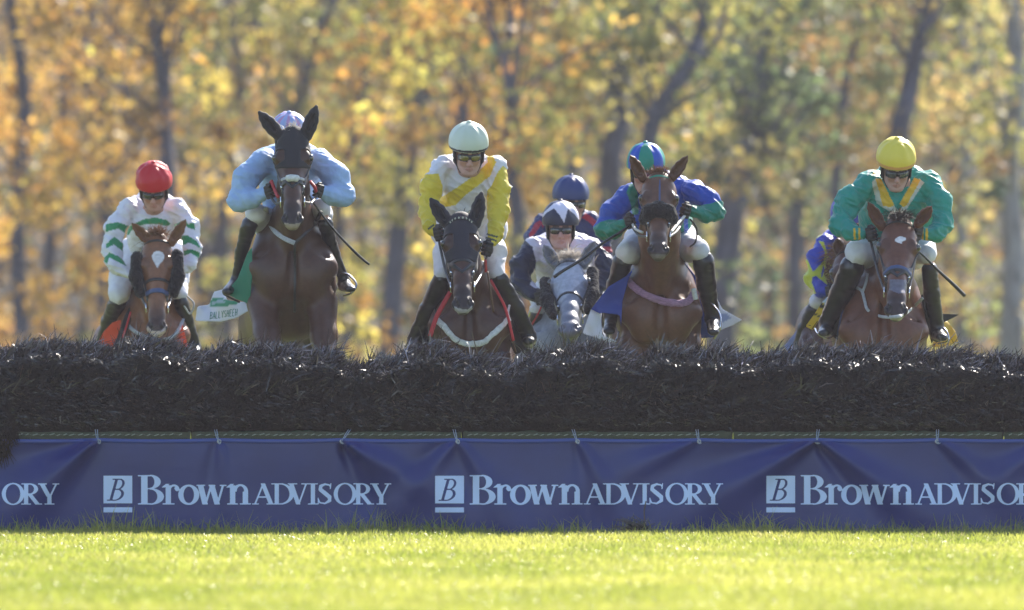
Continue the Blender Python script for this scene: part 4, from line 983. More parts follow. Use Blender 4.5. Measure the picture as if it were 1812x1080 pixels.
    # jacket
    jm = (jacket['arms'][0][0][0]+jacket['arms'][1][0][0])/2; jacket['arms'] = [[(a[0][0]+(8 if a[0][0] < jm else -8), a[0][1]+10, a[0][2], a[0][3]*.90)]+a[1:] for a in jacket['arms']]
    jb = Body(); T = jacket['torso']
    for a, b, na, nb_ in zip(tr, tr[1:], T, T[1:]): jb.limb(a, b, (q.r(na[3]), na[4]), (q.r(nb_[3]), nb_[4]), .06)
    for arm in jacket['arms']:
        jb.chain([q(*n[:3]) for n in arm], [q.r(n[3])*.97 for n in arm], .035)
    A0, A1 = jacket['arms'][0][0], jacket['arms'][1][0]; sh0, sh1 = q(A0[0], A0[1], .13), q(A1[0], A1[1], .13); mb = q((A0[0]+A1[0])/2, min(A0[1], A1[1])-jacket.get('hump', .8)*A0[3], .24); jb.limb(sh0, mb, q.r(A0[3])*.85, q.r(A0[3])*1.05, .06); jb.limb(mb, sh1, q.r(A0[3])*1.05, q.r(A1[3])*.85, .06)
    if 'collar' in jacket: cp = q(jacket['collar'][0], jacket['collar'][1]+12, .10); jb.limb(cp, cp+np.array((0, -.02, .035)), (q.r(jacket['collar'][3]), .055), (q.r(jacket['collar'][3])*.9, .05), .02)
    V, F = jb.mesh(.0056); V = relax(V, F, 1); N = vnormals(V, F)
    fo = jacket.get('fold', 1.0); n1 = vnoise(V*np.array((9, 9, 13))+seedf); n2 = vnoise(V*np.array((20, 20, 31))+V[:, [2, 0, 0]]*np.array((14, 0, 9))+seedf+7); n3 = vnoise(V*48+seedf)
    V = V+fo*N*(.0075*(1-2.4*np.abs(n1))+.0068*(1-2.2*np.abs(n2))+.0022*n3-.0055)[:, None]
    px, py = topx(V); C = np.tile(np.array(basecol, float), (len(V), 1))
    for col, pl in paint:
        m = inpoly(px, py, q.poly(pl)); C[m] = col
    jk = mesh_obj('jacket', V, F, SILK, t, cols=C)
    # breeches
    bb = Body()
    for lg in breeches['legs']: bb.chain([q(*n[:3]) for n in lg], [q.r(n[3]) for n in lg], .03)
    if len(breeches['legs']) == 2: a, b = q(*breeches['legs'][0][0][:3]), q(*breeches['legs'][1][0][:3]); bb.limb(a, b, .13, .13, .05)
    V, F = bb.mesh(.0085); V = relax(V, F, 1); N = vnormals(V, F); V = V+N*(.005*(1-2*np.abs(vnoise(V*np.array((16, 16, 24))+3)))+.0015*vnoise(V*60))[:, None]
    mesh_obj('breeches', V, F, breech_m or BREECH, t)
    for bt in boots:
        b_ = Body(); b_.chain([q(*n[:3]) for n in bt], [q.r(n[3]) for n in bt], .02); an, toe = q(*bt[-1][:3]), q(*bt[-1][:3])+np.array((0, -.13*k, -.035))
        if len(bt[-1]) > 4: toe = q(*bt[-1][4:7])
        b_.limb(an+(0, .02, -.03), toe, (.040*k, .035*k), (.034*k, .022*k), .03); b_.ell(an+(0, .05*k, -.045*k), .034*k, .02)
        V, F = b_.mesh(.0065); V = relax(V, F, 1); N = vnormals(V, F); V = V+N*(.003*(1-2*np.abs(vnoise(V*np.array((18, 18, 34))+5))))[:, None]; mesh_obj('boot', V, F, boot_m or BOOT, t)
    c = dict(t=t, q=q, jacket=jk)
    for e in extra: e(c)
    return c
# ------------------------------------------------------------------ the field of eight
WH = (.80, .79, .87); GRN = (.01, .27, .10)
CLOTHG = material('green_cloth', (.005, .19, .11), .6, sheen=.2, bump=.5, bscale=30, transl=.1)
CLOTHW = material('printed_cloth', attr=True, rough=.6, bump=.4, bscale=30, transl=.15)
CLOTHB = material('blue_cloth', (.010, .045, .35), .5, sheen=.2, bump=.5, bscale=20, transl=.1)
CLOTHO = material('orange_cloth', (.80, .085, .015), .6, bump=.5, bscale=20, transl=.2)
REDEDGE = material('red_binding', (.50, .02, .03), .6)
YELWEB = material('yellow_webbing', (.55, .55, .03), .6)
PINKWEB = material('pink_fleece_band', (.40, .22, .34), .85, noise=.35, nscale=40, stretch=(1, 1, 6), bump=.8, bscale=80)
BLUEWEB = material('blue_grey_web', (.055, .085, .20), .5)

def words_on(c, piece_name, text_strokes, origin, ex, ez, w, m, name='lettering'):
    """thin raised stroke letters laid on a cloth piece; strokes in letter units, origin and axes in crop pixels"""
    q = c['q']; V, F = [], []; o = c['pieces'][piece_name]; me = o.data; bv = BVHTree.FromPolygons([v.co for v in me.vertices], [tuple(p.vertices) for p in me.polygons])
    parts = []
    for a, b in text_strokes:
        pts = []
        for t in (0, .5, 1):
            u = a[0]+(b[0]-a[0])*t; v_ = a[1]+(b[1]-a[1])*t; x = origin[0]+ex[0]*u+ez[0]*v_; y = origin[1]+ex[1]*u+ez[1]*v_
            p = q(x, y, 0); h = bv.ray_cast(Vector((p[0], -20, p[2])), Vector((0, 1, 0))); pts.append(np.array(h[0])-(0, .003, 0) if h[0] is not None else None)
        if all(p is not None for p in pts): parts.append(tube(pts, q.r(w), 6, flat=.5))
    if parts: mesh_obj(name, *join(*parts), m, o)
GL = {'B': [((0, 0), (0, 1)), ((0, 1), (.5, .95)), ((.5, .95), (.5, .58)), ((.5, .58), (0, .52)), ((.5, .48), (.58, .1)), ((.58, .1), (0, 0))], 'A': [((0, 0), (.3, 1)), ((.3, 1), (.6, 0)), ((.1, .35), (.5, .35))],
      'L': [((0, 1), (0, 0)), ((0, 0), (.5, 0))], 'Y': [((0, 1), (.3, .5)), ((.6, 1), (.3, .5)), ((.3, .5), (.3, 0))], 'S': [((.5, .9), (.1, .95)), ((.1, .95), (.08, .6)), ((.08, .6), (.5, .42)), ((.5, .42), (.48, .05)), ((.48, .05), (0, .08))],
      'T': [((0, 1), (.6, 1)), ((.3, 1), (.3, 0))], 'E': [((0, 0), (0, 1)), ((0, 1), (.5, 1)), ((0, .5), (.4, .5)), ((0, 0), (.5, 0))], 'H': [((0, 0), (0, 1)), ((.5, 0), (.5, 1)), ((0, .5), (.5, .5))], 'R': [((0, 0), (0, 1)), ((0, 1), (.5, .9)), ((.5, .9), (.45, .5)), ((.45, .5), (0, .48)), ((.2, .48), (.55, 0))],
      'K': [((0, 0), (0, 1)), ((0, .45), (.5, 1)), ((.1, .55), (.55, 0))]}
def spell(s, gap=.85): return [((a[0]+i*gap, a[1]), (b[0]+i*gap, b[1])) for i, ch_ in enumerate(s) for a, b in GL.get(ch_, [])]
NAVYINK = material('navy_print', (.03, .05, .22), .6); GREENINK = material('green_print', (.03, .20, .14), .6); BLACKINK = material('black_print', (.02, .02, .02), .6)

def field():
    # ---- 1: red helmet, white jacket with green chevrons, chestnut with a white star
    q = Crop(120, 260, 2.842, 6.5)
    ch = horse('chestnut racehorse with a white star and black fleece cheek rolls, under the red-helmeted rider', q, (448, 445), (447, 935), 92, [(402, 468, 322, 384), (530, 468, 594, 366)], (430, 950, 190),
        (.225, .090, .038), [bridle(LEATHER, .46, browm=None), roll('fleece_cheek_roll', [(.20, -.03, -.118), (.40, -.04, -.125), (.56, -.05, -.100)], [.034, .038, .030], FLEECE), roll('fleece_cheek_roll', [(.18, -.03, .118), (.40, -.04, .125), (.56, -.05, .100)], [.034, .038, .030], FLEECE),
        forelock(HAIR_BROWN, 140, .09, 3, .03, (0, -.2, .5)), mane(HAIR_BROWN, 300), saddle(),
        chestband('breastplate', [(285, 868), (320, 915), (380, 952), (450, 972), (520, 960), (560, 915), (582, 860)], 9, WEB), reins([(345, 640, -.1), (545, 630, -.1)]),
        line('neck_strap', [(600, 750, -.05), (635, 790, -.1), (615, 840, -.1), (585, 800, -.12)], 4, WEB), strap('noseband_cover', lambda u, v, w: np.maximum(np.abs(u-.57+.1*v)-.022, -.12-v), BLUEWEB, .008),
        piece('saddle_cloth', [(268, 868, -.02), (222, 885, -.02), (180, 930, -.02), (140, 1010, 0), (240, 1070, 0), (262, 980, -.02)], CLOTHO), piece('number_cloth', [(312, 800, .0), (285, 850, -.03), (215, 1050, -.03), (262, 1070, -.03), (318, 870, -.02)], BLACKCLOTH),
        line('cloth_binding', [(316, 830, -.05), (286, 930, -.05), (246, 1030, -.05)], 5, REDEDGE), piece('saddle_cloth', [(575, 880, .02), (565, 960, .0), (590, 1040, .0), (612, 1060, .02), (600, 990, .02)], CLOTHO, seed=4)],
        rump=-165, lift=.14, marks=[((.70, .66, .66), [(422, 545), (436, 527), (455, 524), (476, 530), (487, 548), (480, 570), (462, 590), (450, 612), (440, 590), (426, 568)]), ((.55, .42, .36), [(400, 900), (425, 925), (470, 925), (492, 900), (492, 960), (395, 960)])], points=(.035, .02, .018), gait=.6)
    J = dict(hump=1.2, neck=(430, 320, .08), torso=[(430, 345, .05, 112, .11), (420, 450, .25, 106, .12), (415, 570, .5, 100, .13)], collar=(430, 320, .03, 38),
             arms=[[(300, 300, .08, 54), (238, 400, .04, 50), (222, 520, 0, 46), (235, 590, -.06, 42), (310, 640, -.1, 32)], [(555, 300, .08, 52), (612, 400, .04, 46), (628, 510, 0, 42), (605, 590, -.06, 36), (545, 630, -.1, 30)]])
    rider('rider in a red helmet and a white jacket with green chevrons on the chestnut horse', q, (432, 172, 93, .42, -.05), 'dark', [], J,
        dict(legs=[[(340, 560, .5, 72), (272, 660, .22, 62), (255, 745, .1, 52)], [(510, 560, .5, 66), (556, 650, .25, 52), (562, 740, .12, 38)]]),
        [[(250, 780, .12, 44), (208, 880, .25, 38), (172, 990, .35, 32)], [(568, 780, .12, 36), (600, 880, .22, 33), (640, 1000, .3, 28)]], [(345, 640, -.1, -1, .2), (545, 630, -.1, 1, .2)],
        [(GRN, [(190, 390), (250, 378), (310, 400), (380, 365), (440, 355), (500, 370), (518, 388), (500, 400), (440, 388), (380, 392), (330, 405), (305, 445), (255, 412), (190, 428)]), (GRN, [(380, 432), (410, 424), (435, 430), (420, 440), (390, 442)]),
         (GRN, [(192, 490), (232, 452), (278, 486), (276, 525), (232, 492), (193, 512)]), (GRN, [(180, 560), (210, 532), (250, 548), (316, 596), (318, 612), (250, 578), (208, 556), (198, 590), (180, 575)]),
         (GRN, [(536, 392), (590, 366), (604, 388), (636, 384), (640, 418), (606, 408), (588, 392), (540, 414)]), (GRN, [(572, 450), (600, 444), (650, 476), (672, 512), (610, 482), (570, 500)]), (GRN, [(582, 524), (620, 514), (664, 532), (660, 562), (618, 534), (585, 548)]),
         (GRN, [(330, 170), (260, 220), (235, 270), (262, 212), (300, 180)])],
        WH, (.56, .010, .018), skin=(.50, .27, .20), cap=.011, seedf=2)
    # ---- 2: light blue on the leaping dark bay
    q = Crop(330, 170, 2.297, 2.2)
    def hood(c): strap('hood', lambda u, v, w: np.maximum(np.maximum(u-.42+.9*np.maximum(np.abs(w)-.03, 0), .045-np.hypot((u-.275)*.62, np.where(np.abs(w) > .045, v+.03, 9))), -.20-v), BLACKCLOTH, .0075, .005, ears=True)(c)
    c2 = horse('dark bay racehorse in a black hood leaping highest, under the light blue rider', q, (432, 132), (430, 520), 80, [(368, 150, 297, 68), (492, 148, 527, 45)], (432, 700, 182),
        (.072, .030, .017), [hood, bridle(LEATHER, .56, grackle=True, browm=None), strap('noseband_cover', lambda u, v, w: np.maximum(np.abs(u-.545+.55*np.abs(w))-.013, -.03-v), WEB, .009), roll('nose_pad', [(.535, .012, -.02), (.535, .012, .02)], [.020, .020], WHITEWEB, .002),
        mane(HAIR_DARK, 260), forelock(HAIR_PALE, 30, .05, 4, .015, (0, 0, 1)), saddle(), chestband('breastplate', [(322, 455, .02), (330, 500), (360, 550), (400, 580), (440, 598)], 10, WEB), chestband('breastplate', [(548, 470, .02), (520, 520), (480, 560), (440, 598)], 8, LEATHER),
        chestband('martingale', [(440, 600), (441, 700), (440, 800), (439, 880)], 5, LEATHER), reins([(335, 395, -.15), (540, 392, -.15)]), line('red_rein_grip', [(345, 345, -.2), (360, 385, -.25), (372, 410, -.35)], 7, REDEDGE), line('red_rein_grip', [(505, 350, -.2), (520, 370, -.25), (528, 392, -.2)], 7, REDEDGE),
        piece('saddle_cloth', [(266, 612, .06), (247, 640, .08), (208, 742, .12), (158, 800, .18), (200, 825, .14), (257, 846, .1), (268, 720, .06)], CLOTHG), 
        piece('number_cloth', [(36, 915, .9), (44, 855, .9), (92, 848, .85), (112, 796, .8), (150, 786, .75), (165, 830, .6), (238, 838, .45), (258, 870, .4), (205, 902, .5), (140, 918, .7)], CLOTHW, base=(.62, .62, .70), wob=.016,
              paint=[((.01, .24, .14), [(92, 838), (110, 818), (168, 826), (165, 812), (196, 826), (215, 842), (150, 858), (96, 856)]), ((.30, .42, .50), [(100, 835), (150, 828), (160, 840), (104, 848)])]),
        line('stirrup_leather', [(235, 640, .2), (225, 700, .22), (212, 745, .25)], 3, LEATHER), line('stirrup', [(208, 742, .26), (162, 775, .2), (150, 800, .16), (168, 815, .16), (215, 838, .22)], 4.5, LEATHER), line('stirrup', [(625, 720, .26), (660, 728, .24), (690, 765, .2), (672, 800, .18), (640, 812, .22)], 4.5, STEEL),
        line('girth_strap', [(255, 850, .4), (300, 910, .45), (350, 980, .5)], 7, LEATHER)],
        jump=True, lift=.38, rump=-60, marks=[((.32, .26, .20), [(395, 515), (430, 522), (465, 515), (450, 545), (410, 545)])], points=(.025, .018, .015))
    words_on(c2, 'number_cloth', spell('BALLYSHEEHEA'[:10]), (80, 905), (14.2, -1.7), (2, -28), 1.3, GREENINK)
    J = dict(fold=.6, neck=(420, 215, .1), torso=[(425, 265, .08, 128, .12), (425, 380, .35, 122, .13), (420, 490, .6, 105, .14)],
             arms=[[(302, 256, .06, 58), (242, 335, .0, 54), (212, 425, -.03, 44), (265, 420, -.08, 38), (318, 395, -.13, 26)], [(552, 258, .06, 58), (610, 332, 0, 52), (640, 405, -.03, 42), (590, 405, -.08, 36), (545, 385, -.13, 26)]])
    LB = (.38, .56, .88)
    rider('rider in a light blue jacket half hidden behind the hooded head of the leaping horse', q, (418, 143, 75, .35, 0), 'dark', [((.55, .30, .50), lambda x, f, u, th: (np.mod(th+.2, .785) < .3) & (u > .02)), ((.60, .05, .06), lambda x, f, u, th: (u < .042) & (u > .015))], J,
        dict(legs=[[(370, 520, .55, 72), (300, 500, .25, 52), (282, 478, .1, 42)], [(490, 520, .55, 70), (540, 480, .25, 48), (548, 455, .1, 38)]]),
        [[(255, 525, .1, 34), (222, 640, .2, 24), (204, 735, .26, 18, 165, 795, .12)], [(565, 520, .1, 30), (595, 640, .25, 26), (640, 745, .3, 22, 668, 785, .08)]], [(335, 392, -.16, -1, .3), (540, 388, -.16, 1, .3)],
        [((.60, .05, .06), [(325, 165), (358, 165), (358, 185), (325, 178)]), ((.60, .05, .06), [(335, 350), (352, 345), (360, 380), (345, 385)])], LB, (.36, .44, .72), glove=True, seedf=5,
        extra=[line('whip', [(500, 405, -.2), (520, 440, -.18), (600, 545, -.1), (690, 640, 0), (742, 685, .05)], 5, BOOT, taper=[.7, .8, .9, 1.1, 1.0]), line('cuff', [(305, 378, -.12), (312, 400, -.13), (308, 415, -.12)], 6, REDEDGE)])
    # ---- 3: pale helmet, yellow and white
    q = Crop(700, 200, 2.454, 2.6)
    def hood3(c):
        strap('hood', lambda u, v, w: np.maximum(np.maximum(u-.49+.5*np.maximum(np.abs(w)-.02, 0), .052-np.hypot((u-.275)*.62, np.where(np.abs(w) > .045, v+.03, 9))), -.20-v), material('navy_hood', (.011, .011, .022), .75, sheen=.2, bump=.4, bscale=50), .0075, .005, ears=True)(c)
        strap('browband', lambda u, v, w: np.maximum(np.abs(u-.055-.25*np.maximum(0, np.abs(w)-.03))*c['L']-.011, -.10-v), BLACKCLOTH, .013)(c)
        gm = material('pale_diamond', (.45, .46, .35), .5)
        for i in range(8):
            w_ = (i-3.5)*.0215; p = c['H'](.055+.25*max(0, abs(w_)-.03), .0, w_); h = c['bvh'].find_nearest(Vector(p.tolist())); p = np.array(h[0])+c['v']*.0145
            a, b = c['w']*.0055, c['U']*.009; n_ = c['v']*.002; VV = np.array([p-a, p-b, p+a, p+b, p+n_*2]); mesh_obj('diamond', VV, np.array([[0, 1, 4, 4], [1, 2, 4, 4], [2, 3, 4, 4], [3, 0, 4, 4]])[:, :3], gm, c['t'], smooth=False)
    horse('very dark bay racehorse in a navy hood with a diamond browband, under the yellow-sleeved rider', q, (283, 440), (293, 848), 86, [(218, 470, 154, 376), (348, 466, 373, 350)], (322, 925, 178),
        (.075, .030, .019), [hood3, bridle(LEATHER, .50, grackle=True, brow=False), saddle(), mane(HAIR_DARK, 200, .08), chestband('sheepskin_breastgirth', [(182, 900, .016), (225, 945, .016), (262, 985, .016), (310, 1002, .016), (370, 1000, .016), (430, 955, .016), (494, 892, .016)], 13, WHITEWEB, wob=.004),
        reins([(185, 540, -.12), (402, 600, -.12)]), line('brown_lead', [(398, 690, -.2), (410, 760, -.22), (425, 865, -.2)], 5, BROWNLEATHER), line('brown_lead', [(390, 640, -.3), (392, 690, -.25)], 6, REDEDGE),
        piece('saddle_cloth', [(215, 712, .25), (170, 760, .3), (120, 850, .35), (70, 1010, .4), (160, 1060, .4), (215, 900, .3), (235, 770, .25)], BLACKCLOTH), piece('saddle_cloth', [(405, 690, .25), (470, 740, .3), (540, 830, .35), (610, 1010, .4), (520, 1050, .4), (440, 900, .3), (410, 760, .25)], BLACKCLOTH, seed=3),
        line('cloth_binding', [(238, 778, .0), (205, 835, -.02), (176, 890, -.02), (150, 970, -.02)], 10, REDEDGE, flat=.4), line('cloth_binding', [(412, 725, .0), (448, 790, .0), (480, 860, .0), (512, 990, .0)], 6, REDEDGE, flat=.4),
        line('girth_buckle', [(494, 835, .05), (488, 870, .03), (496, 905, .02)], 5, WEB), line('girth_strap', [(490, 920, .05), (505, 980, .1), (522, 1040, .12)], 5, BROWNLEATHER), line('girth_strap', [(172, 850, .05), (180, 900, .03)], 5, LEATHER)],
        rump=10, marks=[((.36, .34, .33), [(255, 838), (275, 850), (315, 855), (332, 835), (335, 870), (258, 870)])], gait=-.5)
    Yl = (.78, .60, .035)
    J = dict(neck=(318, 240, .06), torso=[(318, 275, .05, 112, .10), (302, 390, .22, 100, .11), (305, 520, .42, 95, .12)], collar=(318, 248, .03, 45),
             arms=[[(195, 225, .08, 50), (158, 320, .05, 47), (140, 420, .0, 38), (148, 490, -.1, 28), (170, 515, -.13, 22)], [(442, 225, .08, 50), (452, 330, .05, 47), (446, 430, .0, 42), (428, 520, -.08, 34), (410, 565, -.13, 25)]])
    rider('rider in a pale helmet and a white jacket with yellow sleeves and sash', q, (318, 130, 87, .30, .08), 'amber', [((.03, .03, .04), lambda x, f, u, th: (u < .048) & (u > .034))], J,
        dict(legs=[[(250, 500, .42, 62), (218, 610, .2, 50), (205, 700, .1, 38)], [(385, 500, .42, 62), (432, 600, .2, 46), (436, 700, .1, 38)]]),
        [[(198, 725, .1, 38), (140, 860, .2, 38), (85, 985, .3, 34)], [(448, 718, .1, 38), (520, 850, .2, 36), (578, 965, .3, 32)]], [(185, 526, -.16, -1, .25), (402, 592, -.16, 1, .25)],
        [(Yl, [(80, 560), (80, 350), (128, 268), (165, 265), (185, 262), (205, 320), (198, 420), (185, 560)]), (Yl, [(400, 560), (396, 340), (415, 320), (440, 262), (466, 228), (500, 260), (510, 600), (380, 600)]),
         (Yl, [(190, 372), (250, 335), (330, 280), (400, 215), (395, 172), (420, 180), (436, 215), (410, 275), (350, 322), (300, 360), (262, 400), (200, 412)]),
         ((.03, .05, .04), [(392, 537), (440, 552), (438, 560), (390, 546)]), ((.03, .05, .04), [(396, 522), (444, 536), (442, 543), (394, 530)]), ((.03, .05, .04), [(138, 502), (165, 482), (168, 490), (142, 510)])],
        (.74, .74, .78), (.60, .66, .54), skin=(.52, .30, .23), cap=.002, seedf=9)
    # ---- 4: navy and white on the grey
    q = Crop(880, 280, 3.0, 5.8)
    horse('dappled grey racehorse with black cheek rolls, under the rider with a white-starred navy helmet', q, (378, 528), (386, 915), 112, [(302, 552, 247, 462), (462, 552, 520, 440)], (375, 965, 200),
        (.24, .255, .31), [bridle(LEATHER, .5), roll('fleece_cheek_roll', [(.22, -.05, -.120), (.45, -.06, -.118), (.66, -.06, -.085)], [.030, .032, .022], FLEECE), roll('fleece_cheek_roll', [(.10, -.05, .120), (.40, -.06, .120), (.60, -.06, .090)], [.030, .030, .022], FLEECE),
        forelock(HAIR_PALE, 260, .07, 8, .05, (0, -.3, .5)), mane(HAIR_PALE, 500, .16), saddle(), reins([(215, 745, -.1), (505, 735, -.1)]), line('girth_strap', [(235, 762, .1), (192, 805, .15), (168, 868, .2)], 13, YELWEB, flat=.3),
        line('cloth_binding', [(240, 775, .08), (215, 830, .1), (180, 890, .15)], 5, REDEDGE), line('white_rein', [(470, 572, -.3), (520, 590, -.2), (532, 650, -.15), (533, 760, -.1)], 5, WEB), line('cloth_binding', [(548, 960, .1), (555, 1030, .15)], 12, CLOTHO, flat=.3)],
        marks=[((.38, .40, .46), [(300, 580), (430, 560), (470, 640), (400, 700), (330, 780), (300, 700)]), ((.22, .23, .28), [(330, 880), (450, 880), (460, 940), (330, 940)])], points=(.20, .21, .26), gait=.8, roll=.06)
    NV = (.014, .020, .055)
    J = dict(neck=(340, 450, .08), torso=[(345, 480, .06, 158, .12), (350, 590, .32, 140, .13), (360, 700, .55, 115, .14)],
             arms=[[(185, 470, .08, 60), (126, 570, .03, 58), (126, 660, 0, 54), (200, 735, -.08, 40)], [(508, 465, .08, 58), (560, 550, .03, 54), (580, 640, 0, 48), (505, 725, -.08, 36)]])
    rider('rider in a navy helmet with white points and a navy-sleeved white jacket on the grey', q, (336, 328, 99, .05, 0), 'dark', [((.72, .68, .80), [(235, 320), (250, 285), (300, 240), (350, 225), (400, 240), (430, 290), (436, 330), (412, 300), (375, 268), (355, 345), (330, 300), (300, 268), (262, 290)])], J,
        dict(legs=[[(290, 740, .5, 66), (215, 800, .15, 42)], [(450, 740, .5, 66), (530, 800, .15, 42)]]), [[(208, 835, .15, 36), (182, 930, .25, 32), (172, 1040, .3, 28)], [(535, 835, .15, 36), (558, 930, .25, 32), (568, 1040, .3, 28)]],
        [(222, 745, -.12, -1, .2), (498, 735, -.12, 1, .2)],
        [(NV, [(20, 420), (150, 438), (186, 470), (206, 545), (200, 620), (172, 672), (200, 690), (270, 690), (270, 860), (20, 860)]), (NV, [(520, 400), (640, 400), (640, 860), (470, 860), (470, 700), (520, 620), (515, 500)])],
        (.74, .70, .82), NV, skin=(.55, .29, .25), cap=.003, seedf=12)
    # ---- 5: navy helmet behind the grey
    q = Crop(880, 280, 3.0, 8.2)
    horse('dark racehorse almost hidden behind the grey', q, (405, 590), (405, 900), 90, [(345, 600, 320, 545), (465, 600, 490, 545)], (410, 960, 185), (.05, .025, .018), [bridle(), mane(HAIR_DARK, 120), saddle(), reins([(300, 640, -.1), (500, 640, -.1)])], gait=.3)
    J = dict(neck=(392, 300, .08), torso=[(378, 345, .06, 165, .12), (390, 480, .32, 150, .13), (400, 620, .55, 120, .14)],
             arms=[[(240, 335, .08, 58), (200, 430, .03, 52), (205, 540, 0, 46), (290, 620, -.08, 36)], [(508, 335, .08, 58), (556, 440, .03, 52), (566, 560, 0, 48), (510, 625, -.08, 36)]])
    RD = (.42, .02, .05)
    rider('rider in a plain dark blue helmet and goggles behind the starred helmet', q, (393, 190, 96, .1, .35), 'dark', [], J, dict(legs=[[(330, 620, .5, 70), (260, 700, .12, 48)], [(460, 620, .5, 70), (555, 690, .12, 48)]]),
        [[(250, 730, .15, 36), (240, 860, .25, 32), (235, 1000, .3, 28)], [(560, 730, .15, 36), (572, 860, .25, 32), (580, 1000, .3, 28)]], [(300, 635, -.12, -1, .2), (500, 635, -.12, 1, .2)],
        [(RD, [(165, 410), (200, 345), (225, 330), (240, 345), (215, 380), (180, 430)]), (RD, [(235, 345), (262, 300), (270, 320), (240, 370)]), (RD, [(468, 290), (500, 312), (540, 345), (560, 380), (520, 372), (480, 335), (450, 318)]), (RD, [(540, 290), (562, 306), (560, 330), (530, 300)]), (RD, [(560, 470), (640, 470), (640, 500), (560, 500)])],
        (.022, .035, .15), (.020, .042, .16), skin=(.40, .22, .18), cap=.001, seedf=15)
    # ---- 6: blue and green
    q = Crop(1020, 230, 2.633, 3.2)
    BL = (.006, .070, .46); TG = (.004, .24, .17)
    c6 = horse('bright bay racehorse with a thick black fleece noseband, under the blue and green rider', q, (385, 198), (382, 570), 90, [(302, 212, 250, 118), (452, 212, 519, 121)], (392, 850, 192),
        (.125, .052, .026), [roll('fleece_noseband', [(.50, -.055, -.072), (.485, -.02, -.045), (.48, -.002, 0), (.485, -.02, .045), (.50, -.055, .072)], [.038, .050, .053, .050, .038], FLEECE), bridle(LEATHER, .47, browm=material('green_browband', (.01, .22, .13), .5)),
        strap('face_strap', lambda u, v, w: np.maximum(np.abs(w-.004)-.005, np.maximum(.1-u, u-.4)), BLUEWEB, .006), forelock(HAIR_BROWN, 200, .045, 6, .028, (0, -.1, .8)), mane(HAIR_DARK, 200), saddle(),
        chestband('pink_breastgirth', [(238, 680, .018), (262, 725, .022), (320, 768, .030), (390, 795, .050), (460, 808, .045), (520, 800, .026), (552, 750, .018)], 17, PINKWEB, wob=.003),
        reins([(250, 435, -.14), (512, 385, -.14)]), line('white_rein', [(258, 432, -.2), (275, 462, -.3), (308, 478, -.5)], 6, WHITEWEB), line('white_rein', [(505, 400, -.2), (470, 440, -.4), (440, 478, -.6)], 7, WHITEWEB), line('rein', [(530, 415, -.1), (560, 460, -.1), (555, 520, 0), (530, 545, .05)], 4, LEATHER),
        piece('saddle_cloth', [(298, 590, .08), (262, 650, .06), (232, 682, .04), (150, 730, .02), (68, 836, .04), (112, 858, .03), (120, 852, .03), (200, 862, .04), (206, 960, .06), (214, 800, .06), (245, 690, .06)], CLOTHB), piece('saddle_cloth', [(480, 590, .2), (520, 640, .22), (580, 710, .3), (608, 800, .35), (668, 930, .42), (640, 965, .42), (582, 972, .4), (560, 780, .3)], CLOTHB, seed=2),
        piece('number_cloth', [(28, 948, .05), (68, 834, .06), (112, 852, .05), (116, 900, .05), (122, 960, .05), (190, 984, .1), (172, 994, .1)], CLOTHW, base=(.78, .79, .92), wob=.012), piece('number_cloth', [(636, 775, .5), (662, 800, .5), (680, 835, .55), (772, 886, .7), (730, 910, .65), (668, 934, .55), (640, 900, .5)], CLOTHW, base=(.78, .79, .92), wob=.014, seed=8, paint=[((.36, .42, .70), [(672, 855), (705, 855), (718, 880), (676, 900)])]),
        line('stirrup', [(118, 850, .2), (116, 900, .18), (125, 965, .16), (180, 985, .18), (198, 940, .2)], 5, STEEL), line('stirrup', [(622, 800, .2), (665, 855, .15), (670, 920, .12), (640, 975, .15)], 5, STEEL), line('girth_buckle', [(545, 740, .02), (556, 790, .03)], 12, WHITEWEB)],
        neckw=1.45, marks=[((.20, .17, .16), [(345, 580), (415, 580), (415, 600), (345, 600)])], points=(.03, .02, .018), gait=-.3)
    words_on(c6, 'number_cloth', [((0, 0), (0, 1)), ((0, 1), (.6, 1)), ((.6, 1), (.6, 0)), ((.6, 0), (0, 0)), ((.2, .1), (.2, .9)), ((.4, .1), (.4, .9))], (84, 948), (30, 8), (10, -38), 1.4, NAVYINK)
    J = dict(neck=(330, 235, .1), torso=[(392, 295, .1, 132, .12), (395, 400, .32, 132, .13), (395, 500, .55, 120, .14)],
             arms=[[(240, 295, .06, 60), (165, 385, .01, 52), (130, 465, -.03, 44), (175, 462, -.08, 38), (225, 438, -.13, 28)], [(555, 280, .06, 60), (618, 335, .01, 50), (648, 382, -.03, 40), (600, 392, -.08, 34), (545, 382, -.13, 26)]])
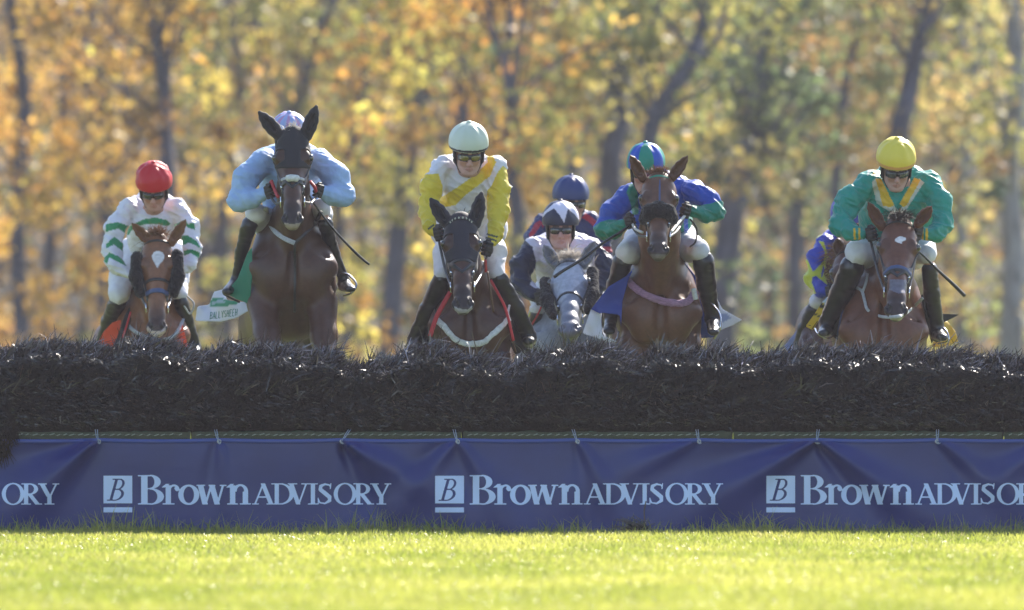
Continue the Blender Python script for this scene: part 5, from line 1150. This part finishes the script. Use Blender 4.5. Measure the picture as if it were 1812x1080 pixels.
    rider('rider in a blue and green quartered helmet and a blue jacket with green forearms', q, (322, 152, 90, .15, -.12), 'purple', [(TG, lambda x, f, u, th: np.mod(th+.25, 1.57) < .785)], J,
        dict(legs=[[(330, 520, .5, 76), (275, 560, .22, 66), (238, 572, .08, 54)], [(460, 520, .5, 72), (530, 550, .22, 60), (572, 562, .08, 50)]]),
        [[(215, 615, .1, 46), (186, 720, .2, 42), (160, 850, .3, 36, 152, 940, .12)], [(592, 615, .1, 50), (606, 720, .18, 44), (632, 860, .28, 34, 640, 945, .08)]], [(246, 430, -.17, -1, .3), (512, 380, -.17, 1, .3)],
        [(TG, [(60, 620), (60, 470), (108, 430), (150, 418), (205, 420), (260, 400), (300, 500), (240, 560)]), (TG, [(700, 450), (710, 330), (660, 330), (625, 345), (560, 352), (520, 352), (520, 460)]),
         (TG, [(250, 250), (232, 290), (252, 340), (262, 400), (290, 390), (285, 300), (275, 250)]), (TG, [(480, 430), (500, 430), (505, 530), (480, 530)]), (TG, [(250, 480), (310, 480), (310, 530), (270, 515)]), ((.5, .07, .10), [(246, 205), (296, 200), (296, 232), (262, 232)])],
        BL, BL, skin=(.42, .24, .20), cap=.003, seedf=18, extra=[line('whip', [(262, 435, -.2), (200, 480, -.25), (120, 530, -.3), (30, 600, -.35), (-60, 655, -.4), (-105, 686, -.42)], 7, BOOT, taper=[.8, .9, .9, 1, 1.1, 1.2])])
    # ---- 7: yellow helmet, teal
    q = Crop(1380, 220, 2.571, 2.6)
    TEAL = (.004, .30, .24)
    c7 = horse('bay racehorse with a small white star, under the teal rider', q, (545, 420), (528, 862), 96, [(455, 450, 401, 356), (640, 440, 690, 374)], (476, 945, 200),
        (.135, .048, .025), [bridle(LEATHER, .56, grackle=True), strap('noseband_cover', lambda u, v, w: np.maximum(np.abs(u-.53+.1*v)-.016, -.10-v), BLUEWEB, .008), forelock(HAIR_DARK, 260, .09, 5, .035, (.1, -.6, .15)), mane(HAIR_BROWN, 300, .1), saddle(),
        chestband('breastplate', [(338, 740, .014), (372, 758, .014), (385, 800, .014), (400, 845, .014), (450, 872, .014), (500, 878, .014), (560, 868, .014), (600, 840, .014), (650, 790, .014)], 7, WEB), chestband('breastplate', [(378, 760, .014), (392, 720, .014), (400, 680, .014)], 6, WEB), reins([(410, 515, -.14), (630, 500, -.14)]),
        piece('saddle_cloth', [(395, 640, .2), (340, 650, .24), (290, 720, .3), (240, 830, .38), (180, 925, .45), (240, 965, .45), (265, 985, .4), (300, 800, .3)], BLACKCLOTH), piece('saddle_cloth', [(640, 770, .2), (700, 800, .28), (730, 865, .34), (738, 905, .38), (715, 960, .4), (690, 1000, .4), (665, 900, .3)], BLACKCLOTH, seed=5), piece('cloth_flap', [(730, 862, .4), (818, 866, .5), (735, 908, .42)], BLACKCLOTH, seed=6),
        piece('number_cloth', [(250, 752, .42), (190, 812, .5), (160, 860, .54), (116, 920, .6), (150, 938, .58), (185, 880, .5), (212, 820, .48)], CLOTHW, base=(.62, .45, .03), wob=.006, paint=[((.45, .58, .72), [(262, 740), (192, 808), (210, 830), (265, 760)]), ((.02, .02, .02), [(190, 808), (208, 828), (200, 842), (178, 832)]), ((.02, .02, .02), [(158, 862), (184, 868), (184, 878), (154, 870)])]),
        piece('cloth_lining', [(735, 905, .55), (760, 895, .6), (800, 945, .6), (812, 990, .6), (760, 1010, .55), (690, 1015, .5), (700, 985, .5), (735, 960, .5)], CLOTHW, base=(.70, .42, .03), wob=.02, seed=9), piece('cloth_lining', [(706, 972, .5), (722, 940, .48), (760, 955, .5), (764, 975, .5), (722, 982, .5)], CLOTHW, base=(.7, .7, .7), wob=.02, seed=10),
        line('stirrup', [(728, 908, .3), (760, 945, .22), (765, 985, .2), (720, 1000, .25)], 4, STEEL), line('stirrup', [(160, 930, .3), (175, 955, .2), (215, 975, .2), (250, 960, .25)], 4, STEEL), line('girth_strap', [(300, 770, .2), (285, 850, .22), (262, 960, .3)], 5, BLUEWEB)],
        neckx=520, neckw=1.1, rump=0, marks=[((.72, .68, .68), [(526, 520), (545, 508), (574, 518), (572, 528), (556, 534), (554, 545), (540, 540), (524, 532)]), ((.14, .13, .17), [(500, 705), (575, 708), (582, 766), (540, 770), (497, 752)]), ((.40, .40, .32), [(498, 868), (530, 880), (562, 874), (560, 895), (500, 890)])], points=(.03, .02, .02), gait=.4)
    words_on(c7, 'number_cloth', spell('AX', 1)+[((1, 0), (1.4, 1)), ((1.4, 0), (1, 1))], (136, 926), (22, 6), (16, -40), 1.6, BLACKINK)
    J = dict(neck=(540, 265, .06), torso=[(540, 310, .05, 142, .12), (540, 420, .30, 172, .13), (530, 540, .5, 140, .14)], collar=(540, 275, .03, 42),
             arms=[[(402, 258, .08, 62), (318, 345, .03, 60), (272, 455, -.02, 48), (320, 488, -.08, 40), (380, 500, -.14, 26)], [(680, 258, .08, 60), (728, 350, .03, 52), (738, 455, -.02, 44), (708, 495, -.08, 38), (655, 500, -.14, 27)]])
    YE = (.84, .52, .02); PW = (.62, .66, .58)
    rider('rider in a yellow helmet and a teal jacket with a yellow and white collar', q, (530, 155, 91, .42, .06), 'clear', [((.72, .36, .10), lambda x, f, u, th: (u < .056) & (u > .036)), ((.5, .45, .03), lambda x, f, u, th: u < .036)], J,
        dict(legs=[[(440, 555, .5, 82), (385, 580, .25, 72), (350, 588, .08, 58)], [(600, 555, .5, 76), (655, 580, .25, 52), (670, 592, .08, 42)]]),
        [[(328, 652, .1, 56), (280, 770, .2, 50), (212, 905, .3, 36, 200, 950, .12)], [(682, 662, .1, 36), (692, 780, .18, 36), (716, 930, .28, 32, 738, 970, .08)]], [(412, 502, -.17, -1, .25), (628, 494, -.17, 1, .25)],
        [(PW, [(396, 236), (400, 190), (436, 180), (436, 200)]), (PW, [(418, 265), (440, 240), (520, 372), (540, 395), (560, 372), (634, 246), (656, 266), (575, 390), (540, 420), (470, 380), (440, 360)]), (YE, [(436, 250), (460, 246), (520, 368), (505, 378), (468, 372)]), (YE, [(640, 254), (612, 244), (545, 362), (562, 378), (578, 368)]), (YE, [(418, 232), (436, 202), (436, 225)]),
         (YE, [(334, 472), (344, 472), (346, 526), (336, 526)]), (YE, [(356, 472), (366, 472), (368, 526), (358, 526)]), (YE, [(664, 474), (674, 474), (674, 530), (664, 530)]), (YE, [(646, 474), (655, 474), (655, 530), (646, 530)])],
        TEAL, (.80, .63, .08), skin=(.50, .30, .25), cap=.002, seedf=21, boot_m=BOOT,
        extra=[line('whip', [(625, 575, -.18), (655, 600, -.15), (720, 665, -.1), (790, 730, -.05), (840, 780, 0)], 8, BOOT, taper=[.6, .6, .8, 1.0, 1.1])])
    # ---- 8: blue and lime, behind the teal rider
    q = Crop(1380, 220, 2.571, 6.3)
    horse('brown racehorse mostly hidden behind the teal rider and his horse', q, (312, 560), (335, 900), 88, [(270, 572, 262, 520), (355, 572, 372, 520)], (235, 1010, 150), (.085, .036, .024), [bridle(), mane(HAIR_BROWN, 420, .16, side=-.6), saddle(), reins([(228, 765, -.1), (400, 765, -.1)]),
        piece('saddle_cloth', [(150, 830, .3), (60, 960, .5), (20, 1010, .6), (60, 1080, .5), (150, 1040, .4)], CLOTHW, base=(.22, .28, .60), wob=.02)], neckx=290, rump=30, gait=.2)
    LM = (.62, .66, .05); B8 = (.030, .060, .48)
    J = dict(neck=(305, 500, .08), torso=[(300, 545, .08, 118, .12), (310, 640, .3, 112, .13), (330, 740, .5, 100, .13)],
             arms=[[(196, 528, .05, 46), (168, 610, .0, 44), (160, 700, -.03, 42), (185, 750, -.08, 34), (218, 762, -.12, 24)], [(402, 540, .05, 46), (436, 630, 0, 44), (430, 710, -.03, 42), (380, 755, -.1, 26)]])
    rider('rider in a blue jacket with lime patches, half hidden behind the teal rider', q, (313, 408, 84, .3, 0), 'dark', [], J, dict(legs=[[(270, 770, .42, 60), (170, 808, .12, 36)], [(380, 770, .42, 60), (450, 820, .12, 40)]]),
        [[(148, 845, .14, 32), (112, 930, .22, 28), (82, 1010, .3, 22)], [(455, 850, .14, 32), (465, 940, .22, 28), (470, 1020, .3, 22)]], [(226, 766, -.14, -1, .2), (392, 762, -.14, 1, .2)],
        [(LM, [(95, 700), (110, 600), (128, 620), (150, 670), (165, 660), (200, 620), (205, 580), (185, 545), (175, 530), (200, 535), (215, 580), (222, 640), (222, 735), (195, 715), (165, 690), (148, 695), (145, 720), (165, 770), (100, 790)]), (LM, [(205, 585), (250, 630), (248, 740), (200, 720), (215, 640)]), ((.60, .60, .20), [(150, 490), (180, 478), (196, 500), (170, 520)]), (B8, [(198, 640), (205, 660), (190, 700), (188, 680)])],
        B8, (.05, .06, .40), cap=.003, seedf=25, group='jockeys riding the racehorses')
field()
# ------------------------------------------------------------------ the air
def haze():
    m = bpy.data.materials.new('haze'); m.use_nodes = True; nt = m.node_tree; nt.nodes.remove(nt.nodes['Principled BSDF'])
    v = nt.nodes.new('ShaderNodeVolumePrincipled'); v.inputs['Density'].default_value = HAZE; v.inputs['Color'].default_value = (.92, .88, 1, 1); v.inputs['Anisotropy'].default_value = .35
    nt.links.new(v.outputs[0], nt.nodes['Material Output'].inputs['Volume'])
    a, b = (-420, -90, -1), (420, 920, 60)
    c = [(x, y, z) for x in (a[0], b[0]) for y in (a[1], b[1]) for z in (a[2], b[2])]
    F = [[0, 1, 3, 2], [4, 6, 7, 5], [0, 4, 5, 1], [2, 3, 7, 6], [0, 2, 6, 4], [1, 5, 7, 3]]
    tag(mesh_obj('haze', c, F, m, smooth=False), kind='stuff')
HAZE = .00028
haze()
